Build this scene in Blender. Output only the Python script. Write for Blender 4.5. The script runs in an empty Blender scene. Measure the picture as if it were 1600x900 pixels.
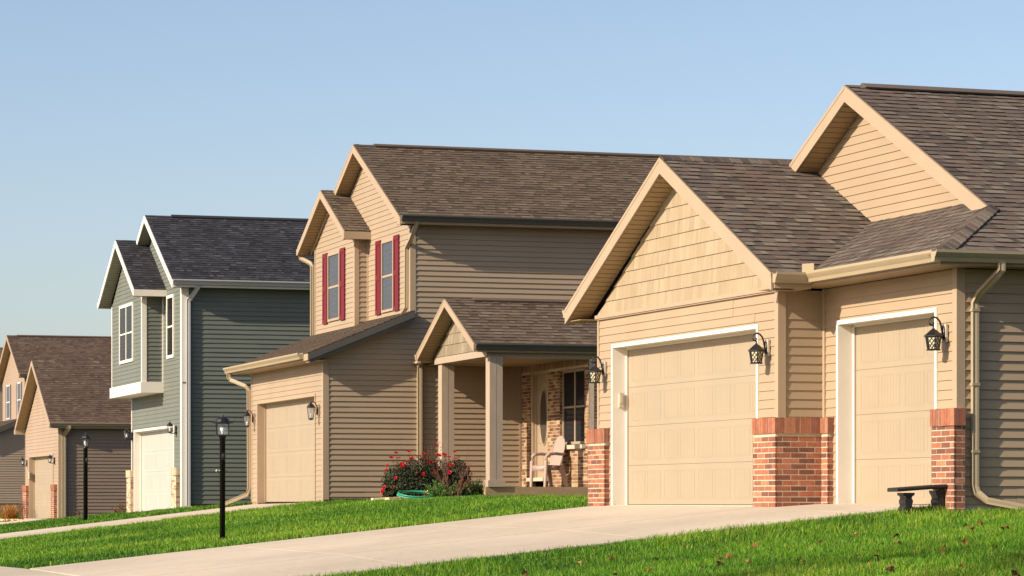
import bpy, bmesh, math, random
import numpy as np
from mathutils import Vector, Matrix

scene = bpy.context.scene
R = math.radians

# ------------------------------------------------------------------ camera
cam_d = bpy.data.cameras.new('camera')
cam = bpy.data.objects.new('camera', cam_d)
scene.collection.objects.link(cam)
cam.location = (0, 0, 0)                 # eye height = floor level of the nearest garage
cam.rotation_euler = (R(90), 0, 0)
cam_d.sensor_width = 36.0
cam_d.lens = 105.75
cam_d.shift_y = 0.2119
cam_d.clip_start = 0.5
cam_d.clip_end = 5000
scene.camera = cam

# ------------------------------------------------------------------ sky and sun
SUN_AZ = R(31.0)        # direction the light travels, measured from +X towards +Y
SUN_EL = R(28.4)
world = bpy.data.worlds.new('World'); scene.world = world
world.use_nodes = True
wn = world.node_tree.nodes; wl = world.node_tree.links
sky = wn.new('ShaderNodeTexSky'); sky.sky_type = 'NISHITA'; sky.sun_disc = False
sky.sun_elevation = SUN_EL
sky.sun_rotation = R(239.0)
sky.altitude = 200; sky.air_density = 0.9; sky.dust_density = 1.6; sky.ozone_density = 1.7
bg = wn['Background']; bg.inputs['Strength'].default_value = 0.101
tint = wn.new('ShaderNodeVectorMath'); tint.operation = 'MULTIPLY'; tint.inputs[1].default_value = (1.08, 1.0, .985)   # slightly warm film response of the sky
wl.new(sky.outputs[0], tint.inputs[0]); wl.new(tint.outputs[0], bg.inputs['Color'])
sun_d = bpy.data.lights.new('sun', 'SUN'); sun = bpy.data.objects.new('sun', sun_d)
scene.collection.objects.link(sun)
sun_d.energy = 5.0; sun_d.angle = R(0.5); sun_d.color = (1.0, 0.875, 0.73)
ldir = Vector((math.cos(SUN_AZ)*math.cos(SUN_EL), math.sin(SUN_AZ)*math.cos(SUN_EL), -math.sin(SUN_EL)))
sun.rotation_euler = ldir.to_track_quat('-Z', 'Y').to_euler()
sun.location = (-60, -40, 60)
vs = scene.view_settings
vs.view_transform = 'Standard'; vs.look = 'None'; vs.gamma = 1.0; vs.exposure = 0.70
vs.use_curve_mapping = False

# ------------------------------------------------------------------ materials
def srgb(r, g, b):
    f = lambda c: (c/255/12.92) if c/255 <= .04045 else ((c/255+.055)/1.055)**2.4
    return (f(r), f(g), f(b), 1)

ALBEDO = {'green_siding': .56, 'siding': .53, 'shake': .49, 'white_trim': .78, 'trim': .55, 'gutter': .6, 'bronze': .6, 'soffit': .6, 'shutter_paint': .43, 'door_paint': .495, 'paint': .56, 'door_white': .48, 'shingles': .76, 'brick': .74, 'mortar': .82, 'post_paint': .58, 'resin': .62, 'plastic': .6, 'deck': .95, 'block': .7}
def mat(name, col, rough=.6, var=.08, scale=2.0, ramp=None, spec=.3, bump=0, bscale=60, noise2=0, stretch=None, trans=None, metal=0, constant=False):
    m = bpy.data.materials.new(name); m.use_nodes = True
    nt = m.node_tree; N = nt.nodes; L = nt.links
    b = N['Principled BSDF']
    b.inputs['Roughness'].default_value = rough
    b.inputs['Specular IOR Level'].default_value = spec
    b.inputs['Metallic'].default_value = metal
    tc = N.new('ShaderNodeTexCoord')
    src = tc.outputs['Object']
    if stretch:
        mp = N.new('ShaderNodeMapping'); mp.inputs['Scale'].default_value = stretch
        L.new(src, mp.inputs['Vector']); src = mp.outputs[0]
    if ramp:
        at = N.new('ShaderNodeAttribute'); at.attribute_name = 'tone'
        cr = N.new('ShaderNodeValToRGB')
        while len(cr.color_ramp.elements) < len(ramp): cr.color_ramp.elements.new(.5)
        for e, (p, c) in zip(cr.color_ramp.elements, ramp): e.position = p; e.color = c
        if constant: cr.color_ramp.interpolation = 'CONSTANT'
        L.new(at.outputs['Fac'], cr.inputs['Fac']); base = cr.outputs['Color']
    else:
        rg = N.new('ShaderNodeRGB'); rg.outputs[0].default_value = col; base = rg.outputs[0]
    nz = N.new('ShaderNodeTexNoise'); nz.inputs['Scale'].default_value = scale; nz.inputs['Detail'].default_value = 6
    L.new(src, nz.inputs['Vector'])
    mr = N.new('ShaderNodeMapRange'); mr.inputs['From Min'].default_value = .3; mr.inputs['From Max'].default_value = .7
    k = next((f for s, f in ALBEDO.items() if s in name), 1.0)
    mr.inputs['To Min'].default_value = k*(1-var); mr.inputs['To Max'].default_value = k*(1+var)
    L.new(nz.outputs['Fac'], mr.inputs['Value'])
    mx = N.new('ShaderNodeVectorMath'); mx.operation = 'SCALE'
    L.new(base, mx.inputs[0]); L.new(mr.outputs[0], mx.inputs['Scale'])
    outc = mx.outputs[0]
    if noise2:
        n2 = N.new('ShaderNodeTexNoise'); n2.inputs['Scale'].default_value = bscale; n2.inputs['Detail'].default_value = 3
        L.new(src, n2.inputs['Vector'])
        m2 = N.new('ShaderNodeMapRange'); m2.inputs['From Min'].default_value = .3; m2.inputs['From Max'].default_value = .7
        m2.inputs['To Min'].default_value = 1-noise2; m2.inputs['To Max'].default_value = 1+noise2
        L.new(n2.outputs['Fac'], m2.inputs['Value'])
        x2 = N.new('ShaderNodeVectorMath'); x2.operation = 'SCALE'
        L.new(outc, x2.inputs[0]); L.new(m2.outputs[0], x2.inputs['Scale']); outc = x2.outputs[0]
    L.new(outc, b.inputs['Base Color'])
    if bump:
        bn = N.new('ShaderNodeTexNoise'); bn.inputs['Scale'].default_value = bscale; bn.inputs['Detail'].default_value = 4
        L.new(src, bn.inputs['Vector'])
        bp = N.new('ShaderNodeBump'); bp.inputs['Strength'].default_value = bump; bp.inputs['Distance'].default_value = .01
        L.new(bn.outputs['Fac'], bp.inputs['Height']); L.new(bp.outputs[0], b.inputs['Normal'])
    if trans:
        tb = N.new('ShaderNodeBsdfTranslucent'); L.new(outc, tb.inputs['Color'])
        ms = N.new('ShaderNodeMixShader'); ms.inputs['Fac'].default_value = trans
        L.new(b.outputs[0], ms.inputs[1]); L.new(tb.outputs[0], ms.inputs[2])
        L.new(ms.outputs[0], N['Material Output'].inputs['Surface'])
    return m

M = {}
M['tan'] = mat('tan_siding', srgb(205, 179, 145), .55, .05, .8)
M['taupe2'] = mat('warm_siding', srgb(202, 178, 147), .55, .05, .8)
M['green'] = mat('green_siding', srgb(132, 137, 124), .55, .05, .8)
M['pink'] = mat('pinkish_siding', srgb(203, 177, 149), .55, .05, .8)
M['pink_shaded'] = mat('brown_siding', srgb(168, 146, 124), .55, .05, .8)  # the pinkish siding darkened: grazing-light shade put into the near side's colour
M['shake'] = mat('cedar_shake', None, .65, .06, 3, ramp=[(0, srgb(202, 178, 142)), (1, srgb(216, 194, 158))])
M['shake_grey'] = mat('weathered_shake', None, .7, .12, 5, ramp=[(0, srgb(168, 150, 122)), (1, srgb(200, 182, 150))])
M['fascia'] = mat('tan_trim', srgb(208, 182, 150), .5, .04, 2)
M['gutter'] = mat('gutter_metal', srgb(196, 176, 140), .38, .04, 2, spec=.5)
M['gutter_dark'] = mat('gutter_bronze', srgb(100, 96, 86), .4, .04, 2, spec=.5)
M['soffit'] = mat('tan_soffit', srgb(190, 162, 120), .6, .04, 2)
M['white'] = mat('white_trim', srgb(236, 228, 212), .45, .03, 2)
M['white_gutter'] = mat('white_gutter', srgb(214, 212, 208), .4, .03, 2)
M['door_tan'] = mat('garage_door_paint', srgb(207, 188, 158), .5, .03, 1.5)
M['door_white'] = mat('garage_door_white', srgb(224, 226, 212), .5, .03, 1.5)
M['greysoffit'] = mat('pale_green_soffit', srgb(170, 172, 150), .6, .04, 2)
M['shutter'] = mat('red_shutter_paint', srgb(150, 34, 48), .45, .06, 4)
M['shutter_lilac'] = mat('lilac_shutter_paint', srgb(150, 146, 160), .5, .06, 4)
M['roof_brown'] = mat('brown_shingles', None, .9, .10, 1.2, ramp=[(0, srgb(78, 70, 64)), (.3, srgb(102, 92, 83)), (.5, srgb(112, 95, 84)), (.72, srgb(118, 109, 96)), (1, srgb(132, 123, 106))], spec=.15, bump=.4, bscale=70, noise2=.14)
M['roof_mid'] = mat('mid_brown_shingles', None, .9, .10, 1.2, ramp=[(0, srgb(80, 66, 56)), (.4, srgb(102, 88, 74)), (.75, srgb(114, 100, 82)), (1, srgb(126, 112, 92))], spec=.15, bump=.4, bscale=70, noise2=.14)
M['roof_black'] = mat('charcoal_shingles', None, .9, .12, 1.2, ramp=[(0, srgb(42, 42, 46)), (.5, srgb(60, 60, 64)), (.8, srgb(72, 72, 78)), (1, srgb(90, 90, 94))], spec=.15, bump=.4, bscale=70, noise2=.14)
M['roof_red'] = mat('reddish_shingles', None, .9, .10, 1.2, ramp=[(0, srgb(80, 66, 58)), (.4, srgb(98, 80, 69)), (.75, srgb(110, 92, 78)), (1, srgb(122, 104, 86))], spec=.15, bump=.4, bscale=70, noise2=.14)
M['brick_red'] = mat('red_brick', None, .85, .16, 14, ramp=[(0, srgb(118, 82, 70)), (.3, srgb(146, 96, 76)), (.6, srgb(164, 106, 82)), (.85, srgb(182, 114, 84)), (1, srgb(192, 134, 104))], spec=.2, bump=.5, bscale=90, noise2=.12)
M['brick_tan'] = mat('tan_brick', None, .85, .14, 14, ramp=[(0, srgb(104, 72, 54)), (.4, srgb(144, 110, 80)), (.8, srgb(170, 138, 102)), (1, srgb(188, 160, 124))], spec=.2, bump=.5, bscale=90, noise2=.12)
M['brick_pale'] = mat('pale_brick', None, .85, .14, 14, ramp=[(0, srgb(160, 122, 96)), (.5, srgb(206, 180, 148)), (1, srgb(228, 206, 176))], spec=.2, bump=.5, bscale=90, noise2=.12)
M['mortar'] = mat('mortar', srgb(206, 184, 156), .9, .12, 20, bump=.4, bscale=120)
M['found'] = mat('foundation_block', srgb(164, 136, 96), .9, .25, 6, bump=.5, bscale=40)
M['wood_post'] = mat('pale_post_paint', srgb(206, 184, 158), .6, .07, 6, stretch=(4, 4, .6))
M['deck'] = mat('deck_board', srgb(150, 128, 94), .7, .15, 4, stretch=(.6, 3, 3))
M['black'] = mat('black_iron', srgb(26, 24, 24), .38, .2, 12, spec=.5)
M['bench_black'] = mat('black_cast_stone', srgb(30, 27, 24), .45, .35, 18, spec=.5, bump=.4, bscale=60)
M['cream'] = mat('cream_plastic', srgb(226, 212, 184), .4, .03, 3)
M['chair'] = mat('mauve_beige_resin', srgb(196, 170, 154), .45, .05, 4)
M['hose'] = mat('green_hose_rubber', srgb(48, 140, 104), .4, .10, 8, spec=.5)
M['brass'] = mat('brass_fitting', srgb(210, 170, 60), .35, .1, 8, metal=.7)
M['bulb'] = mat('white_bulb_glass', srgb(240, 240, 236), .15, .02, 3, spec=.6)
M['void'] = mat('dark_room', srgb(20, 19, 18), .9, .1, 2)
M['curtain'] = mat('net_curtain', srgb(140, 150, 164), .9, .10, 2, stretch=(.2, 9, .05))
M['blind'] = mat('dark_blind', srgb(52, 50, 50), .8, .08, 3)
M['stone'] = mat('edging_stone', srgb(206, 186, 146), .85, .15, 9, bump=.6, bscale=30)
M['leaf'] = mat('dry_leaf', None, .75, .25, 30, ramp=[(0, srgb(62, 34, 26)), (.4, srgb(106, 64, 38)), (.7, srgb(158, 112, 62)), (1, srgb(190, 154, 90))], trans=.25)

def glass(name, tint, fac, spec=.5):
    m = bpy.data.materials.new(name); m.use_nodes = True
    nt = m.node_tree; N = nt.nodes; L = nt.links
    g = N['Principled BSDF']; g.inputs['Base Color'].default_value = tint
    g.inputs['Roughness'].default_value = .06; g.inputs['Specular IOR Level'].default_value = spec
    t = N.new('ShaderNodeBsdfTransparent'); ms = N.new('ShaderNodeMixShader'); ms.inputs['Fac'].default_value = fac
    L.new(t.outputs[0], ms.inputs[1]); L.new(g.outputs[0], ms.inputs[2])
    L.new(ms.outputs[0], N['Material Output'].inputs['Surface'])
    return m
M['pane'] = glass('window_pane', srgb(60, 66, 76), .45)
M['pane_dark'] = glass('screened_pane', srgb(40, 40, 42), .6, .12)
M['lamp_glass'] = glass('lantern_glass', srgb(190, 200, 205), .16)
M['amber'] = glass('amber_seeded_glass', srgb(226, 214, 176), .85)

# ------------------------------------------------------------------ mesh builder
class MB:
    def __init__(s): s.v = []; s.f = []; s.t = []; s.m = []
    def face(s, pts, tone=0., mi=0):
        i = len(s.v); s.v.extend(tuple(p) for p in pts); s.f.append(tuple(range(i, i+len(pts)))); s.t.append(tone); s.m.append(mi)
    def mesh(s, verts, faces, tone=0., mi=0):
        i = len(s.v); s.v.extend(tuple(p) for p in verts)
        for f in faces: s.f.append(tuple(i+k for k in f)); s.t.append(tone); s.m.append(mi)
    def box(s, x0, x1, y0, y1, z0, z1, tone=0., mi=0):
        V = [(x, y, z) for x in (x0, x1) for y in (y0, y1) for z in (z0, z1)]
        s.mesh(V, [(0, 1, 3, 2), (4, 6, 7, 5), (0, 4, 5, 1), (2, 3, 7, 6), (0, 2, 6, 4), (1, 5, 7, 3)], tone, mi)
    def prism(s, poly, vec, tone=0., mi=0):
        n = len(poly); a = [Vector(p) for p in poly]; vec = Vector(vec)
        s.mesh(a+[p+vec for p in a], [tuple(range(n)), tuple(range(2*n-1, n-1, -1))]+[(i, i+n, (i+1) % n+n, (i+1) % n) for i in range(n)], tone, mi)
    def sweep(s, path, prof, up=(0, 0, 1), tone=0., mi=0, scales=None, closed=False):
        path = [Vector(p) for p in path]; n = len(prof); V = []; up0 = Vector(up)
        for i, p in enumerate(path):
            if closed: d = path[(i+1) % len(path)]-path[i-1]
            else: d = path[min(i+1, len(path)-1)]-path[max(i-1, 0)]
            d.normalize(); u = up0
            if abs(d.dot(u)) > .98: u = Vector((1, 0, 0)) if abs(d.x) < .9 else Vector((0, 1, 0))
            a = d.cross(u).normalized(); b = a.cross(d).normalized(); k = scales[i] if scales else 1
            for (x, y) in prof: V.append(p+a*x*k+b*y*k)
        F = []; m = len(path)
        for i in range(m if closed else m-1):
            for j in range(n): F.append((i*n+j, i*n+(j+1) % n, ((i+1) % m)*n+(j+1) % n, ((i+1) % m)*n+j))
        if not closed: F += [tuple(range(n))[::-1], tuple((m-1)*n+j for j in range(n))]
        s.mesh(V, F, tone, mi)
    def tube(s, path, r, n=8, **k): s.sweep(path, [(r*math.cos(2*math.pi*i/n), r*math.sin(2*math.pi*i/n)) for i in range(n)], **k)
    def bar(s, a, b, w, h=None, up=(0, 0, 1), **k):
        h = h or w; s.sweep([a, b], [(-w/2, -h/2), (w/2, -h/2), (w/2, h/2), (-w/2, h/2)], up=up, **k)
    def lathe(s, prof, c=(0, 0, 0), n=12, tone=0., mi=0, rot=0., sq=None):
        V = []; F = []
        for (r, z) in prof:
            for i in range(n):
                a = 2*math.pi*i/n+rot; V.append((c[0]+r*math.cos(a), c[1]+r*math.sin(a), c[2]+z))
        for j in range(len(prof)-1):
            for i in range(n): F.append((j*n+i, j*n+(i+1) % n, (j+1)*n+(i+1) % n, (j+1)*n+i))
        F += [tuple(range(n))[::-1], tuple((len(prof)-1)*n+i for i in range(n))]
        s.mesh(V, F, tone, mi)
    def build(s, name, mats, parent=None, smooth=False, label=None):
        me = bpy.data.meshes.new(name); me.from_pydata(s.v, [], s.f)
        if not isinstance(mats, (list, tuple)): mats = [mats]
        for m in mats: me.materials.append(M[m] if isinstance(m, str) else m)
        at = me.attributes.new('tone', 'FLOAT', 'FACE'); at.data.foreach_set('value', s.t)
        if len(mats) > 1: me.polygons.foreach_set('material_index', s.m)
        if smooth: me.polygons.foreach_set('use_smooth', [True]*len(s.f))
        me.update()
        o = bpy.data.objects.new(name, me); scene.collection.objects.link(o)
        if parent: o.parent = parent
        if label: o['label'] = label
        return o

def thing(name, label, cat, loc=(0, 0, 0), rz=0., group=None):
    o = bpy.data.objects.new(name, None); scene.collection.objects.link(o)
    o.empty_display_size = .3; o.location = loc; o.rotation_euler = (0, 0, rz)
    o['label'] = label; o['category'] = cat
    if group: o['group'] = group
    return o
def tag(o, label, cat, group=None):
    o['label'] = label; o['category'] = cat
    if group: o['group'] = group
    return o
def struct(o): o['kind'] = 'structure'; return o
def copy_thing(root, loc, rz, label, group=None):
    r = root.copy(); scene.collection.objects.link(r); r.location = loc; r.rotation_euler = (0, 0, rz); r['label'] = label
    if group: r['group'] = group
    for ch in list(root.children):
        c = ch.copy(); scene.collection.objects.link(c); c.parent = r
        for g in list(ch.children):
            d = g.copy(); scene.collection.objects.link(d); d.parent = c
    return r

# ------------------------------------------------------------------ clipping and cladding
def clip(poly, a, b, c):
    out = []; n = len(poly)
    for i in range(n):
        p = poly[i]; q = poly[(i+1) % n]
        dp = a*p[0]+b*p[1]-c; dq = a*q[0]+b*q[1]-c
        if dp <= 0: out.append(p)
        if (dp < 0 < dq) or (dq < 0 < dp):
            t = dp/(dp-dq); out.append((p[0]+t*(q[0]-p[0]), p[1]+t*(q[1]-p[1])))
    return out
def rclip(poly, x0, x1, y0, y1):
    for (a, b, c) in ((-1, 0, -x0), (1, 0, x1), (0, -1, -y0), (0, 1, y1)):
        poly = clip(poly, a, b, c)
        if len(poly) < 3: return []
    return poly

def siding(mb, O, S, N, polys, e=.108, z0=0., lip=.012, seed=1, seams=True):
    """lap siding on convex polygons given as (s, z); real overlapping courses with a lip"""
    O = Vector(O); S = Vector(S).normalized(); N = Vector(N).normalized(); Z = Vector((0, 0, 1))
    rnd = random.Random(seed)
    smin = min(p[0] for q in polys for p in q); smax = max(p[0] for q in polys for p in q)
    zmin = min(p[1] for q in polys for p in q); zmax = max(p[1] for q in polys for p in q)
    k0 = int(math.floor((zmin-z0)/e)); k1 = int(math.ceil((zmax-z0)/e))
    cuts = []
    for k in range(k0, k1):
        zb = z0+k*e
        if (k-k0) % 2 == 0:
            cuts = []
            if seams and smax-smin > 2.5:
                s = smin+rnd.uniform(.4, 3.6)
                while s < smax-.3: cuts.append(s); s += 3.66
        edges = [smin-1]+cuts+[smax+1]
        for poly in polys:
            for ci in range(len(edges)-1):
                q = rclip(poly, edges[ci], edges[ci+1], zb, zb+e)
                if not q: continue
                ex = .003*(ci % 2)
                def P(s, z): return O+S*s+Z*z+N*(ex+lip*(1-(z-zb)/e))
                mb.face([P(s, z) for s, z in q])
                low = sorted(s for s, z in q if z < zb+1e-5)
                if len(low) >= 2:
                    a, b = low[0], low[-1]
                    mb.face([P(a, zb), P(b, zb), O+S*b+Z*zb, O+S*a+Z*zb])

def shakes(mb, O, S, N, poly, e=.17, z0=0., seed=2, lip=.014):
    O = Vector(O); S = Vector(S); N = Vector(N); Z = Vector((0, 0, 1)); rnd = random.Random(seed)
    zmin = min(p[1] for p in poly); zmax = max(p[1] for p in poly); smin = min(p[0] for p in poly); smax = max(p[0] for p in poly)
    k = 0; zb = zmin
    while zb < zmax:
        s = smin-rnd.uniform(0, .15)
        while s < smax:
            w = rnd.choice((.06, .09, .11, .13, .16)); tone = rnd.random(); ex = rnd.uniform(-.0006, .0010)
            q = rclip(poly, s, s+w-.0025, zb, zb+e)
            if q:
                def P(a, z): return O+S*a+Z*z+N*(ex+lip*(1-(z-zb)/e)+.002)
                mb.face([P(a, z) for a, z in q], tone)
                low = sorted(a for a, z in q if z < zb+1e-5)
                if len(low) >= 2: mb.face([P(low[0], zb), P(low[-1], zb), O+S*low[-1]+Z*zb, O+S*low[0]+Z*zb], tone)
            s += w
        zb += e
    mb.face([O+S*a+Z*z for a, z in poly], .3)

def shingles(mb, polys, e=.143, seed=3, thick=.035, base=0.):
    """courses of laminated shingle tabs on coplanar convex polygons (3-D points), eave level = lowest z"""
    P0 = Vector(polys[0][0]); p = [Vector(q) for q in polys[0]]
    N = Vector((0, 0, 0))
    for i in range(len(p)): N += p[i].cross(p[(i+1) % len(p)])
    N.normalize()
    if N.z < 0: N = -N
    A = Vector((0, 0, 1)).cross(N).normalized(); B = N.cross(A).normalized()
    P2 = [[((Vector(q)-P0).dot(A), (Vector(q)-P0).dot(B)) for q in poly] for poly in polys]
    amin = min(x[0] for q in P2 for x in q); amax = max(x[0] for q in P2 for x in q)
    bmin = min(x[1] for q in P2 for x in q); bmax = max(x[1] for q in P2 for x in q)
    rnd = random.Random(seed); b = bmin; prev = 0
    while b < bmax:
        a = amin-rnd.uniform(0, .4); up = rnd.random() < .5; rowt = rnd.uniform(-.06, .06)
        while a < amax:
            w = rnd.choice((.09, .12, .15, .18, .22, .27)) if up else rnd.choice((.09, .13, .17, .21, .27))
            tone = min(1, max(0, (rnd.random()*.62+(.30 if up else .06))+rowt))
            h = (.0145 if up else .0080)+rnd.uniform(0, .0015)
            for q2 in P2:
                q = rclip(q2, a, a+w, b, b+e)
                if not q: continue
                def P(x, y): return P0+A*x+B*y+N*(.002+h*(1-(y-b)/e))
                mb.face([P(x, y) for x, y in q], tone)
                low = sorted(x for x, y in q if y < b+1e-5)
                if len(low) >= 2:
                    mb.face([P(low[0], b), P(low[-1], b), P0+A*low[-1]+B*b, P0+A*low[0]+B*b], .1)
            a += w; up = not up
        b += e
    for poly in polys: mb.prism([Vector(q)-N*thick for q in poly], N*(thick-.001), .1)

def ridge_caps(mb, p0, p1, slopeL, slopeR, seed=4, w=.15, step=.14):
    p0 = Vector(p0); p1 = Vector(p1); d = (p1-p0); L = d.length; d.normalize(); rnd = random.Random(seed)
    hl = Vector(slopeL).normalized()*w; hr = Vector(slopeR).normalized()*w; Z = Vector((0, 0, 1)); x = 0
    while x < L-.02:
        t = rnd.random(); a = p0+d*x; b = p0+d*min(L, x+step*1.25); u0 = Z*.030; u1 = Z*.016
        mb.face([a+u0, b+u1, b+hl+u1, a+hl+u0], t); mb.face([a+u0, a+hr+u0, b+hr+u1, b+u1], t)
        mb.face([a+u0, a+hl+u0, a+hl, a], t*.6); mb.face([a+u0, a, a+hr, a+hr+u0], t*.6)
        mb.face([a+hl+u0, b+hl+u1, b+hl, a+hl], t*.6); mb.face([a+hr+u0, a+hr, b+hr, b+hr+u1], t*.6)
        x += step

def bricks(mb, O, S, N, s0, s1, z0, z1, off=0., seed=5, bw=.203, bh=.0548, mo=.0122, proud=.0022, holes=(), soldier=False):
    """individual bricks (material 0) proud of a mortar bed (material 1)"""
    O = Vector(O); S = Vector(S); N = Vector(N); Z = Vector((0, 0, 1)); rnd = random.Random(seed)
    if not soldier:
        z = z0+mo*.5; row = 0
        while z+bh*.5 < z1:
            s = s0-(bw+mo)*((off+.5*(row % 2)) % 1.0)
            while s < s1:
                a, b = max(s, s0), min(s+bw, s1); zt = min(z+bh, z1)
                segs = [(a, b)]
                for (h0, h1, g0, g1) in holes:
                    if z < g1-.01 and zt > g0+.01:
                        ns = []
                        for (x, y) in segs:
                            if x < h0: ns.append((x, min(y, h0)))
                            if y > h1: ns.append((max(x, h1), y))
                        segs = ns
                for (x, y) in segs:
                    if y-x > .02:
                        j = [rnd.uniform(-.0015, .0015) for _ in range(4)]
                        pv = proud+rnd.uniform(-.0008, .0008)
                        mb.prism([O+S*(x+j[0])+Z*(z+j[1]), O+S*(y+j[2])+Z*(z+j[1]), O+S*(y+j[2])+Z*(zt+j[3]), O+S*(x+j[0])+Z*(zt+j[3])], N*pv, rnd.random()**1.1)
                s += bw+mo
            z += bh+mo; row += 1
    else:
        s = s0
        n = max(1, round((s1-s0)/(bh+mo))); w = (s1-s0)/n
        for i in range(n):
            a = s0+i*w
            mb.prism([O+S*(a+mo/2)+Z*(z0+mo/2), O+S*(a+w-mo/2)+Z*(z0+mo/2), O+S*(a+w-mo/2)+Z*(z1-rnd.uniform(0, .004)), O+S*(a+mo/2)+Z*(z1-rnd.uniform(0, .004))], N*(proud+rnd.uniform(-.002, .002)), .35+.6*rnd.random())

def brick_pier(name, parent, u0, u1, v0, v1, z0, z1, seed, kind='brick_red', faces='LRF', cap=.2):
    """pier from u0 (front) to u1, v0 (near) to v1 (far)"""
    mb = MB(); e = .007
    mb.box(u0+e, u1, v0+e, v1-e, z0, z1-.004, 0, 1)
    zc = z1-cap
    bricks(mb, (u0+e, 0, 0), (0, 1, 0), (-1, 0, 0), v0, v1, z0, zc, 0, seed)
    bricks(mb, (0, v0+e, 0), (1, 0, 0), (0, -1, 0), u0, u1, z0, zc, .5, seed+1)
    bricks(mb, (0, v1-e, 0), (1, 0, 0), (0, 1, 0), u0, u1, z0, zc, .5, seed+2)
    if cap:
        mb.box(u0-.011, u1, v0-.011, v1+.011, zc+.003, z1-.008, 0, 1)
        bricks(mb, (u0-.004, 0, 0), (0, 1, 0), (-1, 0, 0), v0-.012, v1+.012, zc, z1, 0, seed+3, soldier=True, proud=.012)
        bricks(mb, (0, v0-.004, 0), (1, 0, 0), (0, -1, 0), u0-.012, u1, zc, z1, 0, seed+4, soldier=True, proud=.012)
    return mb.build(name, [kind, 'mortar'], parent)

def rake(mb, p0, p1, n, h=.19, t=.025):
    """fascia board from p0 to p1 (top edge), hanging h down, thickness t towards n"""
    p0, p1 = Vector(p0), Vector(p1); z = Vector((0, 0, h)); mb.prism([p0, p1, p1-z, p0-z], Vector(n)*t)

def soffit(mb, p0, p1, w, step=.1, lip=.013):
    """slatted soffit: edge p0-p1 on the fascia, width vector w to the wall"""
    p0, p1, w = Vector(p0), Vector(p1), Vector(w); d = p1-p0; L = d.length; n = max(1, int(L/step)); nn = d.cross(w).normalized()
    if nn.z > 0: nn = -nn
    for i in range(n):
        a = p0+d*(i/n); b = p0+d*((i+1)/n)
        c = p0+d*((i+.86)/n)
        mb.face([a+nn*lip, c+nn*lip, c+w+nn*lip, a+w+nn*lip]); mb.face([c+nn*lip, c, c+w, c+w+nn*lip]); mb.face([a, a+nn*lip, a+w+nn*lip, a+w]); mb.face([c, b, b+w, c+w])

def gutter(mb, p0, p1, n, s=1.0):
    """K-style gutter whose top back edge runs p0-p1; n = outward direction"""
    p0, p1, n = Vector(p0), Vector(p1), Vector(n); z = Vector((0, 0, 1))
    prof = [(0, 0), (0, -.125), (.075, -.125), (.085, -.085), (.105, -.06), (.125, -.03), (.125, 0), (.112, 0), (.112, -.02), (.012, -.02), (.012, 0)]
    mb.prism([p0+n*a*s+z*b*s for a, b in prof], p1-p0)

def downspout(mb, path, w=.08, d=.055, straps=()):
    mb.sweep(path, [(-w/2, -d/2), (-w/6, -d/2+.006), (w/6, -d/2), (w/2, -d/2), (w/2, d/2), (w/6, d/2-.006), (-w/6, d/2), (-w/2, d/2)], up=(0, 1, 0))
    for (p) in straps: mb.box(p[0]-w/2-.01, p[0]+w/2+.01, p[1]-d/2-.006, p[1]+d/2+.004, p[2]-.015, p[2]+.015)

def corner_post(mb, u, v, z0, z1, w=.085, p=.02, sv=1, pu=0):
    """vinyl corner board wrapped round the corner (u, v); sv=1: building lies towards +v"""
    mb.box(u-p, u+.001, v-p*sv, v+w*sv, z0, z1) if sv > 0 else mb.box(u-p, u+.001, v-w, v+p, z0, z1)
    if sv > 0: mb.box(u+.001, u+w, v-p, v-.001, z0, z1)
    else: mb.box(u+.001, u+w, v+.001, v+p, z0, z1)

def garage_door(parent, u, v0, v1, z1, mat_name, pairs, trim_mat, rec=.2, tw=.05, bu=0.):
    """sectional door at depth u+rec; opening v0..v1, 0..z1; jambs and casing are a sub-part"""
    mb = MB(); n = 4; hs = (z1-.02)/n; ud = u+rec
    for k in range(n):
        a = .012+k*hs; b = a+hs-.0035
        mb.box(ud, ud+.04, v0, v1, a, b)
        pw = (v1-v0-.16)/pairs
        for i in range(pairs):
            for j in range(2):
                c0 = v0+.08+i*pw+.05+j*(pw-.06)/2; c1 = c0+(pw-.06)/2-.075
                z0_, z1_ = a+.075, b-.075; fr = .011
                # raised frame and tongue-and-groove slats
                mb.box(ud-.002, ud+.001, c0, c1, z0_, z0_+fr); mb.box(ud-.002, ud+.001, c0, c1, z1_-fr, z1_)
                mb.box(ud-.002, ud+.001, c0, c0+fr, z0_+fr, z1_-fr); mb.box(ud-.002, ud+.001, c1-fr, c1, z0_+fr, z1_-fr)
                ns = 6; sw = (c1-c0-2*fr-.012)/ns
                for q in range(ns):
                    s0 = c0+fr+.006+q*sw; mb.box(ud-.0009, ud+.001, s0+.003, s0+sw-.003, z0_+fr+.006, z1_-fr-.006)
    mb.box(ud+.03, ud+.05, v0, v1, 0, z1)
    d = mb.build('garage_door', mat_name, parent)
    q = MB(); q.box(ud-.004, ud+.03, v0+.002, v1-.002, .001, .0115); q.build('door_seal', 'black', d)
    f = MB()
    f.box(u-.028, u+rec+.03, v0-tw, v0, -.02, z1); f.box(u-.028, u+rec+.03, v1, v1+tw, -.02, z1)
    f.box(u-.028, u+rec+.03, v0-tw, v1+tw, z1, z1+tw)
    f.box(ud-.03, ud-.008, v0, v0+.03, 0, z1); f.box(ud-.03, ud-.008, v1-.03, v1, 0, z1); f.box(ud-.03, ud-.008, v0, v1, z1-.03, z1)
    f.build('door_casing', trim_mat, d)
    return d

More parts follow.
